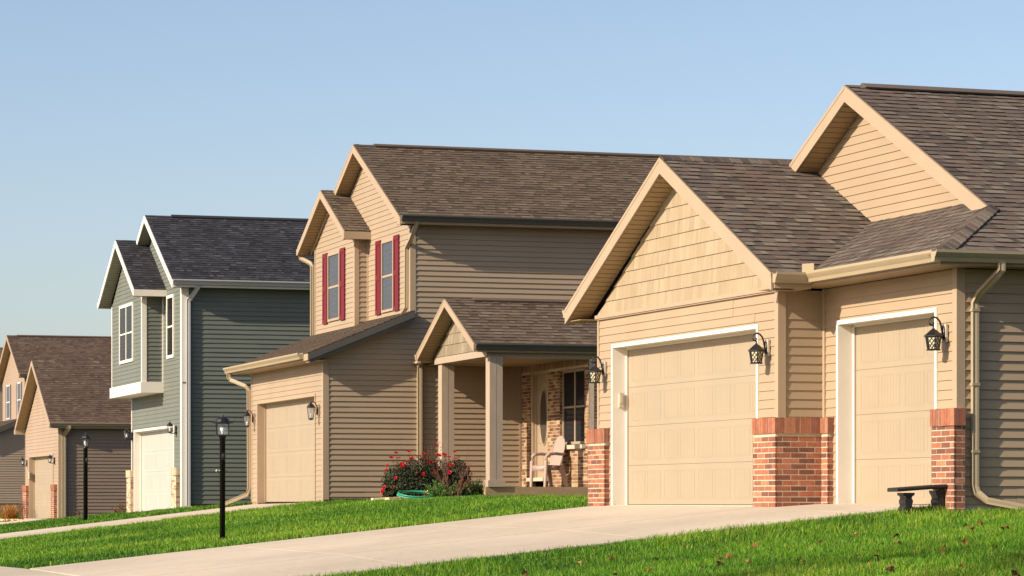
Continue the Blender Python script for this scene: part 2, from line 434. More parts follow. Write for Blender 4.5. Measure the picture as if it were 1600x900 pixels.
def window(parent, u, v0, v1, z0, z1, frame_mat, pane='pane', kind='double_hung', curtain='curtain', fw=.05, sill=False, proud=.04, seed=0):
    """window on a front wall at plane u (faces -u)"""
    f = MB(); a = u-proud
    f.box(a, u+.01, v0-fw, v0, z0-fw, z1+fw); f.box(a, u+.01, v1, v1+fw, z0-fw, z1+fw)
    f.box(a, u+.01, v0, v1, z1, z1+fw); f.box(a, u+.01, v0, v1, z0-fw, z0)
    zm = (z0+z1)/2
    if kind == 'double_hung':
        f.box(a+.012, u, v0, v1, zm-.022, zm+.022)
    else:
        vm = (v0+v1)/2
        f.box(a+.004, u, vm-.035, vm+.035, z0, z1); f.box(a+.014, u, v0, vm-.035, zm-.018, zm+.018); f.box(a+.014, u, vm+.035, v1, zm-.018, zm+.018)
    if sill: f.box(a-.06, u, v0-.06, v1+.06, z0-fw-.05, z0-fw)
    w = f.build('window', frame_mat, parent)
    p = MB(); p.box(a+.016, a+.020, v0, v1, z0, z1); p.build('pane', pane, w)
    c = MB(); rnd = random.Random(seed); n = 26; V = []
    for i in range(n+1):
        v = v0+(v1-v0)*i/n; du = .004*math.sin(i*1.3+seed)
        V += [(a+.034+du*.6, v, z0), (a+.034+du, v, z1)]
    c.mesh(V, [(2*i, 2*i+1, 2*i+3, 2*i+2) for i in range(n)]); c.build('curtain', curtain, w)
    return w

def shutter(win, u, v0, v1, z0, z1, m):
    s = MB(); t = .03
    s.box(u-t, u-.013, v0, v1, z0, z1)
    for (a, b) in ((z0, z0+.1), ((z0+z1)/2-.06, (z0+z1)/2+.06), (z1-.1, z1)): s.box(u-t-.012, u-t, v0, v1, a, b)
    for (a, b) in ((v0, v0+.06), (v1-.06, v1)): s.box(u-t-.0115, u-t, a, b, z0+.1, z1-.1)
    return s.build('shutter', m, win)

F_, S_ = (0, 1, 0), (1, 0, 0)          # along a front wall, along a side wall
NF, NS = (-1, 0, 0), (0, -1, 0)        # outward: to the street, to the viewer's side
Zv = Vector((0, 0, 1))

# ------------------------------------------------------------------ ground
TH = R(17.6); Us = Vector((math.cos(TH), math.sin(TH), 0)); Vs = Vector((-math.sin(TH), math.cos(TH), 0))
UF_V = [-60, 31, 33.6, 34.0, 40, 59, 66, 75, 103, 133, 400]; UF_U = [14.8, 14.8, 14.8, 14.1, 13.95, 14.8, 14.9, 15.0, 16.4, 17.9, 26]
ZF_V = [-60, 20, 26, 29.6, 31.0, 40, 50, 59, 66, 70, 73, 75.2, 82, 103, 133, 170, 400]; ZF_Z = [0, 0, -.09, -.15, 0, 0, .03, .058, .03, -.045, -.06, -.18, -.18, -.49, -.30, -.4, -2]
SL_V = [0, 40, 60, 66, 70, 73, 75.2, 400]; SL_K = [.105, .105, .118, .115, .092, .092, .118, .118]
def ground_z(us, vs_):
    us = np.asarray(us, float); vs_ = np.asarray(vs_, float)
    uf = np.interp(vs_, UF_V, UF_U); zf = np.interp(vs_, ZF_V, ZF_Z); k = np.interp(vs_, SL_V, SL_K)
    r = np.maximum(uf-us, -30.); rr = np.minimum(r, uf-5.9)
    g = np.where(rr > 0, .02+k*rr, np.maximum(.02+.05*rr, -.07))
    g = g+np.where(us < 5.9, (5.9-us).clip(0, 5)*.02, 0)
    g = g+np.where(us < 1.2, .13, 0)
    return zf-g
def gz(us, vs_): return float(ground_z(us, vs_))
def W(us, vs_, z=None, dz=0.):
    p = Us*us+Vs*vs_; return (p.x, p.y, (gz(us, vs_) if z is None else z)+dz)

def sheet(name, m, ulist, vlist, dz, thick=0, bnd=None):
    mb = MB(); nu, nv = len(ulist), len(vlist)
    V = [W(u, v, None, dz) for u in ulist for v in vlist]
    F = [(i*nv+j, (i+1)*nv+j, (i+1)*nv+j+1, i*nv+j+1) for i in range(nu-1) for j in range(nv-1)]
    mb.mesh(V, F)
    if thick:
        rim = [(u, vlist[0]) for u in ulist]+[(ulist[-1], v) for v in vlist[1:]]+[(u, vlist[-1]) for u in ulist[::-1][1:]]+[(ulist[0], v) for v in vlist[::-1][1:-1]]
        for i in range(len(rim)):
            a, b = rim[i], rim[(i+1) % len(rim)]
            mb.face([W(*a, None, dz), W(*b, None, dz), W(*b, None, dz-thick), W(*a, None, dz-thick)])
    return mb

M['soil'] = mat('lawn_soil', srgb(42, 52, 20), .95, .3, 3, noise2=.3, bscale=25)
M['concrete'] = mat('driveway_concrete', srgb(178, 165, 145), .85, .13, .35, noise2=.06, bscale=9, bump=.25, spec=.2, stretch=(1, 1, 1))
M['asphalt'] = mat('asphalt', srgb(66, 64, 62), .9, .15, 3, bump=.5, bscale=90)
M['gravel'] = mat('gravel', None, .85, .1, 20, ramp=[(0, srgb(130, 110, 80)), (.5, srgb(184, 160, 112)), (1, srgb(222, 200, 150))])
ul = [-2500, -800, -200, -60, -20, 0, 1.19, 1.2, 3, 4.5, 5.9]+[6+.5*i for i in range(27)]+[22, 26, 40, 100, 500, 2500]
vl = [-1500, -300, -60, -20]+list(np.arange(0, 27, 3.))+[28, 29, 29.6, 30, 30.4, 30.7, 31, 32, 33, 33.6, 33.8, 34, 35, 36, 38, 40]+list(np.arange(42, 140, 2.))+[150, 170, 220, 400, 1000, 2500]
struct(sheet('ground', 'soil', ul, vl, 0).build('ground', 'soil', smooth=False))
def slabs(name, us, vs2, gap=.014, dz=.014):
    mb = MB()
    for i in range(len(us)-1):
        for j in range(len(vs2)-1):
            a, b, c, d = us[i]+gap/2, us[i+1]-gap/2, vs2[j]+gap/2, vs2[j+1]-gap/2
            n = max(2, int((b-a)/.5)); k = max(2, int((d-c)/1.0))
            s = sheet('x', None, list(np.linspace(a, b, n)), list(np.linspace(c, d, k)), dz, .12)
            mb.mesh(s.v, s.f)
    return struct(mb.build(name, 'concrete'))
slabs('driveway', [5.98, 8.7, 11.4, 13.97], [31.0, 34.0, 37.0, 40.1])
slabs('driveway', [13.985, 14.86], [31.0, 33.95])
slabs('driveway', [5.98, 9.0, 12.0, 14.86], [60.0, 63.0, 66.0])
slabs('driveway', [5.98, 9.0, 12.0, 15.05], [75.6, 78.6, 81.4])
slabs('driveway', [5.98, 9.0, 12.0, 15.0, 16.45], [104.6, 107.6, 110.4])
slabs('driveway', [5.98, 9.0, 12.0, 15.0, 17.9], [134, 137, 140])
slabs('sidewalk', [4.5, 5.95], [0+1.5*i for i in range(100)])
slabs('driveway', [1.25, 4.47], [30.5, 40.6]); slabs('driveway', [1.25, 4.47], [59.5, 66.5]); slabs('driveway', [1.25, 4.47], [75, 82])
struct(sheet('road', 'asphalt', [-8, -4, 0, 1.1], list(np.arange(-60, 300, 5.)), .006).build('road', 'asphalt'))

class Boards:
    """collects corner boards; boxes that share a corner become one object each"""
    def __init__(s): s.b = []
    def box(s, x0, x1, y0, y1, z0, z1): s.b.append((x0, x1, y0, y1, z0, z1))
    def emit(s, m, h):
        groups = []
        for q in s.b:
            near = lambda p: p[0]-.012 <= q[1] and q[0] <= p[1]+.012 and p[2]-.012 <= q[3] and q[2] <= p[3]+.012 and p[4] <= q[5] and q[4] <= p[5]
            for g in groups:
                if any(near(p) for p in g): g.append(q); break
            else: groups.append([q])
        for g in groups:
            mb = MB()
            for q in g: mb.box(*q)
            mb.build('corner_board', m, h)

# ------------------------------------------------------------------ nearest house: garage wing + hipped wing with a gablet
def house_one():
    h = thing('house', 'nearest tan house with a wide and a narrow garage door and red brick piers', 'house', (3.2473, 36.6, -.004), R(19.4))
    u2, vn = .608, -3.453; UB = 12.5; VL = 6.09
    # walls
    w = MB()
    O0 = (0, 0, 0)
    zt = 2.617; ve0, ve1, vz = .62, 5.50, 2.185
    siding(w, O0, F_, NF, [[(0, 0), (ve0-.05, 0), (ve0-.05, zt), (0, zt)], [(ve1+.05, 0), (VL, 0), (VL, zt), (ve1+.05, zt)], [(ve0-.05, vz+.038), (ve1+.05, vz+.038), (ve1+.05, zt), (ve0-.05, zt)]], seed=11)
    siding(w, O0, S_, NS, [[(.06, 1.0), (u2, 1.0), (u2, 2.62), (.06, 2.62)]], seed=12)
    d0, d1, dz = -2.95, -.44, 2.185
    siding(w, (u2, 0, 0), F_, NF, [[(vn, 0), (d0-.05, 0), (d0-.05, 2.64), (vn, 2.64)], [(d1+.05, 0), (0, 0), (0, 2.64), (d1+.05, 2.64)], [(d0-.05, dz+.038), (d1+.05, dz+.038), (d1+.05, 2.64), (d0-.05, 2.64)]], seams=False, seed=13)
    siding(w, (0, vn, 0), S_, NS, [[(u2, .01), (UB, .01), (UB, 2.64), (u2, 2.64)]], lip=.020, seed=14)
    siding(w, (1.8, 0, 0), F_, NF, [[(1.07, 3.585), (2.74, 4.40), (1.24, 5.145), (-1.9, 3.585)]], seams=False, seed=15)
    # closed far and rear sides
    w.face([(0, VL, 0), (UB, VL, 0), (UB, VL, 2.7), (0, VL, 2.7)])
    w.face([(UB, VL, 0), (UB, vn, 0), (UB, vn, 2.7), (UB, 1.24, 5.2), (UB, 2.92, 4.4), (UB, 3.05, 4.45), (UB, VL, 2.9)])
    w.face([(0, -.0, 0), (u2, 0, 0), (u2, 0, 2.62), (0, 0, 2.62)])
    w.build('wall', 'tan', h)
    s = MB(); shakes(s, (-.006, 0, 0), F_, NF, [(-.02, 2.665), (6.12, 2.665), (3.05, 4.37)], e=.182, seed=16); s.build('gable_shakes', 'shake', h)
    f = MB()
    f.box(-.05, .0, -.02, 6.13, 2.617, 2.668)
    f.box(-.035, 0, -.0, 6.1, 2.60, 2.6165)
    f.build('frieze_board', 'fascia', h)
    # corner boards
    c = Boards(); corner_post(c, 0, 0, 1.06, 2.617); corner_post(c, 0, VL, 1.06, 2.617, .04, sv=-1); corner_post(c, u2, vn, 1.08, 2.66)
    c.box(u2-.03, u2, -.03, -.0005, 1.06, 2.64); c.box(u2-.0285, u2-.0005, -.06, -.031, 1.06, 2.64)
    c.emit('fascia', h)
    # roofs
    r = MB(); zr = 4.565
    zR = lambda v: 2.785+.5*(v+.49)
    A = [(-.3, -.49, zR(-.49)), (.208, -.49, zR(-.49)), (1.8, 1.10, zR(1.10)), (1.8, 3.05, zR(3.05)), (-.3, 3.05, zR(3.05))]
    B = [(1.8, 2.6, zR(2.6)), (UB, 2.6, zR(2.6)), (UB, 3.05, zR(3.05)), (1.8, 3.05, zR(3.05))]
    shingles(r, [A, B], seed=21)
    zL = lambda v: 2.785+.5*(6.59-v)
    shingles(r, [[(-.3, 3.05, zL(3.05)), (UB, 3.05, zL(3.05)), (UB, 6.59, zL(6.59)), (-.3, 6.59, zL(6.59))]], seed=22, e=.18)
    zM = lambda v: 2.80+.5*(v+3.85)
    shingles(r, [[(.208, -3.85, 2.80), (1.5, -3.85, 2.80), (1.5, -2.558, zM(-2.558))], [(1.5, -3.85, 2.8), (UB+.3, -3.85, 2.8), (UB+.3, 1.24, zM(1.24)), (1.5, 1.24, zM(1.24))]], seed=23)
    zK = lambda u: 2.80+.5*(u-.208)
    shingles(r, [[(.208, -.49, 2.80), (.208, -3.85, 2.80), (1.8, -2.258, zK(1.8)), (1.8, 1.10, zK(1.8))]], seed=24)
    zN = lambda v: zM(1.24)-.5*(v-1.24)
    shingles(r, [[(1.5, 1.24, zN(1.24)), (UB+.3, 1.24, zN(1.24)), (UB+.3, 2.95, zN(2.95)), (1.5, 2.95, zN(2.95))]], seed=25, e=.18)
    ro = r.build('roof', 'roof_brown', h)
    k = MB(); ridge_caps(k, (-.31, 3.05, zr-.012), (2.2, 3.05, zr-.012), (0, -1, -.5), (0, 1, -.5), 31); k.build('ridge_cap', 'roof_brown', ro); k = MB()
    ridge_caps(k, (.21, -3.85, 2.805), (1.52, -2.54, 3.46), (.3, -.9, -.45), (-.9, .3, -.45), 32, w=.16); k.build('hip_cap', 'roof_brown', ro)
    g = MB(); zz = zM(1.24)
    for sg in (-1, 1):
        g.face([(1.72, 1.24, zz+.038), (UB, 1.24, zz+.038), (UB, 1.24+sg*.16, zz-.03), (1.72, 1.24+sg*.16, zz-.03)], .35)
        g.face([(1.72, 1.24+sg*.16, zz-.03), (UB, 1.24+sg*.16, zz-.03), (UB, 1.24+sg*.155, zz-.05), (1.72, 1.24+sg*.155, zz-.05)], 0)
    g.face([(1.72, 1.24, zz+.038), (1.72, 1.40, zz-.03), (1.72, 1.08, zz-.03)], .2)
    g.build('ridge_vent', 'roof_brown', ro)
    # rakes and soffits
    f = MB(); zt_ = zR(3.05)-.012
    rake(f, (-.3, 3.05, zt_), (-.3, -.49, zt_-.5*3.54), (-1, 0, 0), .2)
    rake(f, (-.3, 3.05, zt_), (-.3, 6.60, zt_-.5*3.55), (-1, 0, 0), .2)
    rake(f, (-.318, 3.05, zt_+.008), (-.318, -.49, zt_+.008-.5*3.54), (-1, 0, 0), .045, .012); rake(f, (-.318, 3.05, zt_+.008), (-.318, 6.6, zt_+.008-.5*3.55), (-1, 0, 0), .045, .012)
    zt2 = zM(1.24)-.012
    rake(f, (1.5, 1.24, zt2), (1.5, -2.62, zt2-.5*3.86), (-1, 0, 0), .2)
    rake(f, (1.5, 1.24, zt2), (1.5, 2.95, zt2-.5*1.71), (-1, 0, 0), .2)
    rake(f, (1.482, 1.24, zt2+.008), (1.482, 2.9, zt2+.008-.5*1.66), (-1, 0, 0), .045, .012)
    # eave fascias
    f.box(.19, .208, -3.87, -.47, 2.645, 2.79); f.box(.19, UB, -3.87, -3.85, 2.645, 2.79); f.box(-.29, .19, -.51, -.49, 2.60, 2.77)
    f.box(-.29, UB, 6.59, 6.61, 2.60, 2.77)
    f.build('fascia', 'fascia', h)
    t = MB(); q = .2
    soffit(t, (-.298, 3.05, zt_-q+.012), (-.298, 6.59, zt_-q+.012-.5*3.54), (.29, 0, 0), .115)
    soffit(t, (-.298, 3.05, zt_-q+.012), (-.298, -.49, zt_-q+.012-.5*3.54), (.29, 0, 0), .115)
    soffit(t, (1.502, 1.24, zt2-q+.012), (1.502, 2.95, zt2-q+.012-.5*1.71), (.29, 0, 0), .115)
    soffit(t, (1.502, 1.24, zt2-q+.012), (1.502, -1.9, zt2-q+.012-.5*3.14), (.29, 0, 0), .115)
    t.box(.209, u2-.002, -3.848, -.02, 2.648, 2.658); t.box(u2-.002, UB, -3.848, vn-.015, 2.648, 2.658); t.box(-.28, .189, -.488, -.015, 2.603, 2.612)
    t.box(-.28, UB, VL, 6.588, 2.603, 2.612)
    # trim under the rake soffit
    rake(t, (-.012, 3.05, 4.372), (-.012, 6.3, 4.372-.5*3.25), (-1, 0, 0), .03, .012); rake(t, (1.785, 1.24, 5.155), (1.785, 2.74, 5.155-.75), (-1, 0, 0), .03, .012)
    t.build('soffit', 'soffit', h)
    g = MB()
    gutter(g, (.19, -.49, 2.80), (.19, -3.87, 2.80), (-1, 0, 0), 1.0)
    gutter(g, (.065, -3.87, 2.80), (UB, -3.87, 2.80), (0, -1, 0), 1.0)
    gutter(g, (-.315, -.51, 2.79), (.19, -.51, 2.79), (0, -1, 0), 1.0)
    gutter(g, (-.315, 6.61, 2.79), (UB, 6.61, 2.79), (0, 1, 0), 1.0)
    g.prism([(.20, -.52, 2.80), (.075, -.52, 2.80), (.075, -.52, 2.90), (.2, -.52, 2.90)], (0, -.008, 0)); g.prism([(.075, -.52, 2.80), (.075, -.85, 2.80), (.075, -.85, 2.885), (.075, -.52, 2.90)], (-.008, 0, 0))
    g.build('gutter', 'gutter', h)
    d = MB()
    x, y = .80, vn-.05
    downspout(d, [(x+.10, -3.93, 2.70), (x+.10, -3.93, 2.60), (x+.06, -3.86, 2.52), (x+.01, y-.10, 2.36), (x, y, 2.26), (x, y, .22), (x+.02, y-.01, .14), (x+.12, y-.06, .05), (x+.68, y-.24, -.06)], .076, .056,
              straps=[(x, y, 2.18), (x, y, .6), (x, y, 1.35)])
    d.build('downspout', 'gutter', h)
    # brick piers
    brick_pier('brick_pier', h, -.09, .0, 5.66, 6.31, -.164, 1.07, 41)
    mb = MB()
    def wrap():
        e = .007
        mb.box(-.09+e, 0, -.086+e, .57, -.03, 1.066, 0, 1); mb.box(0, .6, -.086+e, -.002, -.03, 1.066, 0, 1); mb.box(.52+e, .607, -.272+e, -.0865, -.03, 1.066, 0, 1)
        zc = .87
        bricks(mb, (-.09+e, 0, 0), F_, NF, -.086, .57, -.03, zc, 0, 51); bricks(mb, (0, -.086+e, 0), S_, NS, -.09, .52, -.03, zc, .5, 52)
        bricks(mb, (.52+e, 0, 0), F_, NF, -.272, -.09, -.03, zc, .3, 53); bricks(mb, (0, -.272+e, 0), S_, NS, .52, .607, -.03, zc, 0, 54)
        bricks(mb, (0, .57, 0), S_, (0, 1, 0), -.09, 0, -.03, zc, 0, 57)
        mb.box(-.101, .0, -.097, .58, zc+.004, 1.062, 0, 1); mb.box(0.001, .6, -.097, -.0025, zc+.004, 1.062, 0, 1); mb.box(.509, .6075, -.285, -.0975, zc+.004, 1.062, 0, 1)
        bricks(mb, (-.094, 0, 0), F_, NF, -.1, .58, zc, 1.07, 0, 55, soldier=True, proud=.012); bricks(mb, (0, -.09, 0), S_, NS, -.105, .51, zc, 1.07, 0, 56, soldier=True, proud=.012)
        bricks(mb, (.516, 0, 0), F_, NF, -.285, -.1, zc, 1.07, 0, 58, soldier=True, proud=.012); bricks(mb, (0, -.278, 0), S_, NS, .51, .607, zc, 1.07, 0, 59, soldier=True, proud=.012)
    wrap(); mb.build('brick_pier', ['brick_red', 'mortar'], h)
    brick_pier('brick_pier', h, .518, .66, -3.54, -3.0, -.231, 1.085, 61)
    garage_door(h, 0, ve0, ve1, vz, 'door_tan', 4, 'white')
    garage_door(h, u2, d0, d1, dz, 'door_tan', 2, 'white')
    k = MB(); k.box(-.034, .0, 5.30, 5.40, 1.50, 1.70) if False else k.box(.06, .12, 5.455, 5.4985, 1.36, 1.56); k.box(.07, .11, 5.445, 5.455, 1.42, 1.54); k.build('keypad', 'cream', h)
    ft = MB(); ft.box(.62, UB, vn-.002, vn+.05, -.4, .03); ft.box(.005, .02, 5.5, VL, -.4, .02); ft.box(-.015, .195, ve0, ve1, -.3, .004); ft.box(u2-.015, u2+.195, d0, d1, -.3, .004); ft.build('foundation', 'concrete', h)
    return h
H1 = house_one()

# ------------------------------------------------------------------ two-storey house with a lean-to garage (also the type beyond)
def house_two(name_label, loc, rz, cfg):
    h = thing('house', name_label, 'house', loc, rz)
    um, UB = 1.832, 12.0; VM = 6.97; VG = 6.62; full = cfg['full']
    wallm, roofm = cfg['wall'], cfg['roof']
    w = MB(); g0, g1, gt = .70, 5.97, 2.175
    zl = lambda u: 2.93+.405*(u+.4)
    siding(w, (0, 0, 0), F_, NF, [[(0, .0), (g0-.05, .0), (g0-.05, 2.87), (0, 2.87)], [(g1+.05, 0), (VG, 0), (VG, 2.87), (g1+.05, 2.87)], [(g0-.05, gt+.05), (g1+.05, gt+.05), (g1+.05, 2.87), (g0-.05, 2.87)]], seams=False, seed=cfg['seed']+1)
    siding(w, (0, 0, 0), S_, NS, [[(.0, .07), (um, .07), (um, zl(um)-.04), (0, zl(0)-.04)], [(um, .07), (UB, .07), (UB, 5.74), (um, 5.74)]], lip=.020, seed=cfg['seed']+2)
    wing = cfg.get('porch')
    siding(w, (um, 0, 0), F_, NF, [[(0, 3.7), (VM, 3.7), (VM, 5.72), (3.485, 7.48), (0, 5.72)]], seams=False, seed=cfg['seed']+3)
    if full:
        ub, b0, b1 = 1.547, 3.418, 6.97
        siding(w, (ub, 0, 0), F_, NF, [[(b0, 3.6), (b1, 3.6), (b1, 5.72), (5.2, 6.68), (b0, 5.78)]], seams=False, seed=cfg['seed']+4)
        siding(w, (0, b0, 0), S_, NS, [[(ub, 3.6), (um, 3.6), (um, 5.78), (ub, 5.78)]], lip=.020, seed=cfg['seed']+5)
        w.face([(ub, b1, 3.4), (um, b1, 3.4), (um, b1, 5.8), (ub, b1, 5.8)])
    w.face([(0, VG, 0), (um, VG, 0), (um, VG, 3.8), (0, VG, 2.95)]); w.face([(um, VM, 0), (UB, VM, 0), (UB, VM, 5.75), (um, VM, 5.75)])
    w.face([(UB, 0, 0), (UB, VM, 0), (UB, VM, 5.74), (UB, 3.485, 7.5), (UB, 0, 5.74)]); w.face([(um, 0, .07), (um, VM, .07), (um, VM, 3.7), (um, 0, 3.7)])
    if wing:
        ubk, vw = 4.2, -4.29
        siding(w, (0, vw, 0), S_, NS, [[(ubk+.35, .25), (UB, .25), (UB, 2.86), (ubk+.35, 2.86)]], lip=.020, seed=cfg['seed']+6)
        w.face([(UB, vw, .1), (UB, 0, .1), (UB, 0, 2.9), (UB, -2.45, 3.8), (UB, vw, 2.9)])
    w.build('wall', wallm, h)
    c = Boards(); corner_post(c, 0, 0, .05, 2.87, .10, .022); corner_post(c, 0, VG, .05, 2.87, .05, sv=-1); corner_post(c, um, 0, 3.86, 5.74, .10, .022)
    if full:
        corner_post(c, ub, b0, 3.6, 5.76, .08, .02); c.box(um-.03, um, b0-.06, b0-.0008, 3.7, 5.7); corner_post(c, ub, b1, 3.5, 5.72, .05, sv=-1)
        c.box(um-.025, um+.03, .05, b0-.02, 3.725, 3.78); c.box(ub-.025, ub+.001, b0, b1, 3.63, 3.76)
    c.emit('fascia', h)
    # roofs
    r = MB()
    zG = lambda u: 3.0+.405*(u+.41)
    shingles(r, [[(-.41, -.30, zG(-.41)), (um, -.30, zG(um)), (um, 7.15, zG(um)), (-.41, 7.15, zG(-.41))]], seed=cfg['seed']+11)
    zr = 7.70; ev = -.33; zM = lambda v: zr-.5*(3.485-v); uf = um-.3
    shingles(r, [[(uf, ev, zM(ev)), (UB+.3, ev, zM(ev)), (UB+.3, 3.485, zr), (uf, 3.485, zr)]], seed=cfg['seed']+12)
    shingles(r, [[(uf, 3.485, zr), (UB+.3, 3.485, zr), (UB+.3, 7.24, zM(ev)), (uf, 7.24, zM(ev))]], seed=cfg['seed']+13, e=.2)
    if full:
        bf, bp, br, bl = ub-.3, 5.25, 3.15, 7.38; zb = 6.885; zB = lambda v: zb-.51*abs(v-bp)
        shingles(r, [[(bf, br, zB(br)), (um-.002, br, zB(br)), (um-.002, bp, zb), (bf, bp, zb)]], seed=cfg['seed']+14)
        shingles(r, [[(bf, bp, zb), (um-.002, bp, zb), (um-.002, bl, zB(bl)), (bf, bl, zB(bl))]], seed=cfg['seed']+15, e=.2)
    ro = r.build('roof', roofm, h)
    g = MB()
    def vent(u0, v, z, u1, dv=.15):
        for sg in (-1, 1):
            g.face([(u0, v, z+.038), (u1, v, z+.038), (u1, v+sg*dv, z-.02), (u0, v+sg*dv, z-.02)], .3)
            g.face([(u0, v+sg*dv, z-.02), (u1, v+sg*dv, z-.02), (u1, v+sg*(dv-.005), z-.06), (u0, v+sg*(dv-.005), z-.06)], 0)
        g.face([(u0, v, z+.038), (u0, v+dv, z-.02), (u0, v-dv, z-.02)], .15)
    vent(uf+.45, 3.485, zr, UB-.2)
    if wing: vent(2.42, -2.45, 4.0, UB-.2)
    g.build('ridge_vent', roofm, ro)
    # fascia boards
    f = MB(); hf = .17
    rake(f, (uf, 3.485, zr-.01), (uf, ev, zM(ev)-.01), (-1, 0, 0), hf); rake(f, (uf, 3.485, zr-.01), (uf, 7.24, zM(ev)-.01), (-1, 0, 0), hf)
    rake(f, (uf-.02, 3.485, zr-.002), (uf-.02, ev, zM(ev)-.002), (-1, 0, 0), .04, .01); rake(f, (uf-.02, 3.485, zr-.002), (uf-.02, 7.24, zM(ev)-.002), (-1, 0, 0), .04, .01)
    f.box(uf, UB+.3, ev-.02, ev, 5.66, 5.815); f.box(uf, UB+.3, 7.24, 7.26, 5.66, 5.815)
    if full:
        rake(f, (bf, bp, zb-.01), (bf, br, zB(br)-.01), (-1, 0, 0), hf); rake(f, (bf, bp, zb-.01), (bf, bl, zB(bl)-.01), (-1, 0, 0), hf)
        f.box(bf-.02, um, br-.02, br, 5.64, 5.80)
        f.prism([(bf-.02, bl, 5.62), (bf-.02, bl+.12, 5.62), (bf-.02, bl+.12, 5.76), (bf-.02, bl, 5.76)], (um-bf, 0, 0))
    f.build('fascia', 'fascia', h)
    # lean-to barge boards on the near side: a wide board with a lighter strip below
    f = MB(); a, b = (-.40, -.30, zG(-.40)-.015), (um+.0, -.30, zG(um)-.015)
    rake(f, a, b, (0, -1, 0), .13, .022); f.build('barge_board', 'gutter_dark', h)
    f = MB(); rake(f, (-.36, -.29, zG(-.36)-.13), (um-.0, -.29, zG(um)-.13), (0, -1, 0), .09, .004); f.build('barge_strip', 'gutter_dark' if full else 'fascia', h); f = MB()
    f.box(-.41, -.395, -.3, 7.15, 2.86, 2.99); f.build('fascia', 'fascia', h)
    t = MB()
    soffit(t, (uf+.002, 3.485, zr-hf+.01), (uf+.002, 7.22, zM(ev)-hf+.01), (.296, 0, 0), .115); soffit(t, (uf+.002, 3.485, zr-hf+.01), (uf+.002, ev, zM(ev)-hf+.01), (.296, 0, 0), .115)
    if full:
        soffit(t, (bf+.002, bp, zb-hf+.01), (bf+.002, bl, zB(bl)-hf+.01), (.29, 0, 0), .115); soffit(t, (bf+.002, bp, zb-hf+.01), (bf+.002, br, zB(br)-hf+.01), (.29, 0, 0), .115)
        t.box(bf, um, br, b0-.01, 5.645, 5.655)
    t.box(uf, UB, ev, -.015, 5.665, 5.675); t.box(-.40, -.002, -.28, 7.1, 2.862, 2.872)
    t.prism([(-.38, -.285, 2.82), (um, -.285, 3.70), (um, -.002, 3.70), (-.38, -.002, 2.82)], (0, 0, .01))
    t.build('soffit', 'soffit', h)
    g = MB(); gutter(g, (-.415, .05, 3.02), (-.415, 7.2, 3.02), (-1, 0, 0)); g.build('gutter', 'gutter', h)
    g = MB(); gutter(g, (uf-.01, ev-.02, 5.845), (UB+.3, ev-.02, 5.845), (0, -1, 0)); 
    if full: pass
    g.build('gutter', 'gutter_dark' if full else 'gutter', h)
    d = MB(); dn = lambda: d.build('downspout', 'gutter', h)
    downspout(d, [(-.46, 6.95, 2.90), (-.46, 6.95, 2.80), (-.42, 6.93, 2.74), (-.13, 6.72, 2.60), (-.06, 6.68, 2.50), (-.05, 6.68, .32), (-.09, 6.70, .18), (-.62, 6.95, -.06)], .085, .06); dn()
    if full:
        d = MB(); downspout(d, [(bf+.06, 7.44, 5.66), (bf+.06, 7.44, 5.56), (ub-.08, 7.14, 5.42), (ub-.06, 7.05, 5.34), (ub-.06, 7.05, 3.62), (ub-.14, 7.1, 3.5)], .08, .06); dn(); d = MB()
        downspout(d, [(um+.02, -.36, 5.75), (um+.02, -.34, 5.66), (um-.04, -.14, 5.36), (um-.06, -.03, 5.28), (um-.065, .10, 5.2), (um-.065, .12, 3.98), (um-.12, .2, 3.86)], .08, .06); dn()
    garage_door(h, 0, g0, g1, gt, 'door_tan', 4, 'fascia', rec=.17)
    ft = MB(); ft.box(.26, UB, .012, VM-.01, -.6, .069); ft.box(.101, .259, .012, g0-.06, -.6, .068); ft.box(.004, .1, .004, g0-.05, -.6, .05); ft.box(.004, .1, g1+.05, VG, -.6, .05); ft.box(4.32, UB-.01, -4.28, 0, -.6, .252) if wing else None; ft.build('foundation', 'found', h)
    if full:
        wd = window(h, um, 1.30, 2.15, 4.05, 5.46, 'fascia', seed=1); shutter(wd, um-.0, .83, 1.22, 3.98, 5.55, 'shutter'); shutter(wd, um, 2.28, 2.67, 3.98, 5.55, 'shutter')
        wd = window(h, ub, 4.72, 5.66, 4.06, 5.46, 'fascia', seed=5); shutter(wd, ub, 4.22, 4.62, 3.98, 5.55, 'shutter'); shutter(wd, ub, 5.78, 6.18, 3.98, 5.55, 'shutter')
    else:
        for (a, b) in ((1.15, 2.05), (4.55, 5.45)):
            wd = window(h, um, a, b, 4.0, 5.45, 'white', 'pane', seed=int(a*7)); shutter(wd, um, a-.33, a-.06, 3.95, 5.5, 'shutter_lilac'); shutter(wd, um, b+.06, b+.33, 3.95, 5.5, 'shutter_lilac')
    if wing: porch(h, cfg)
    return h

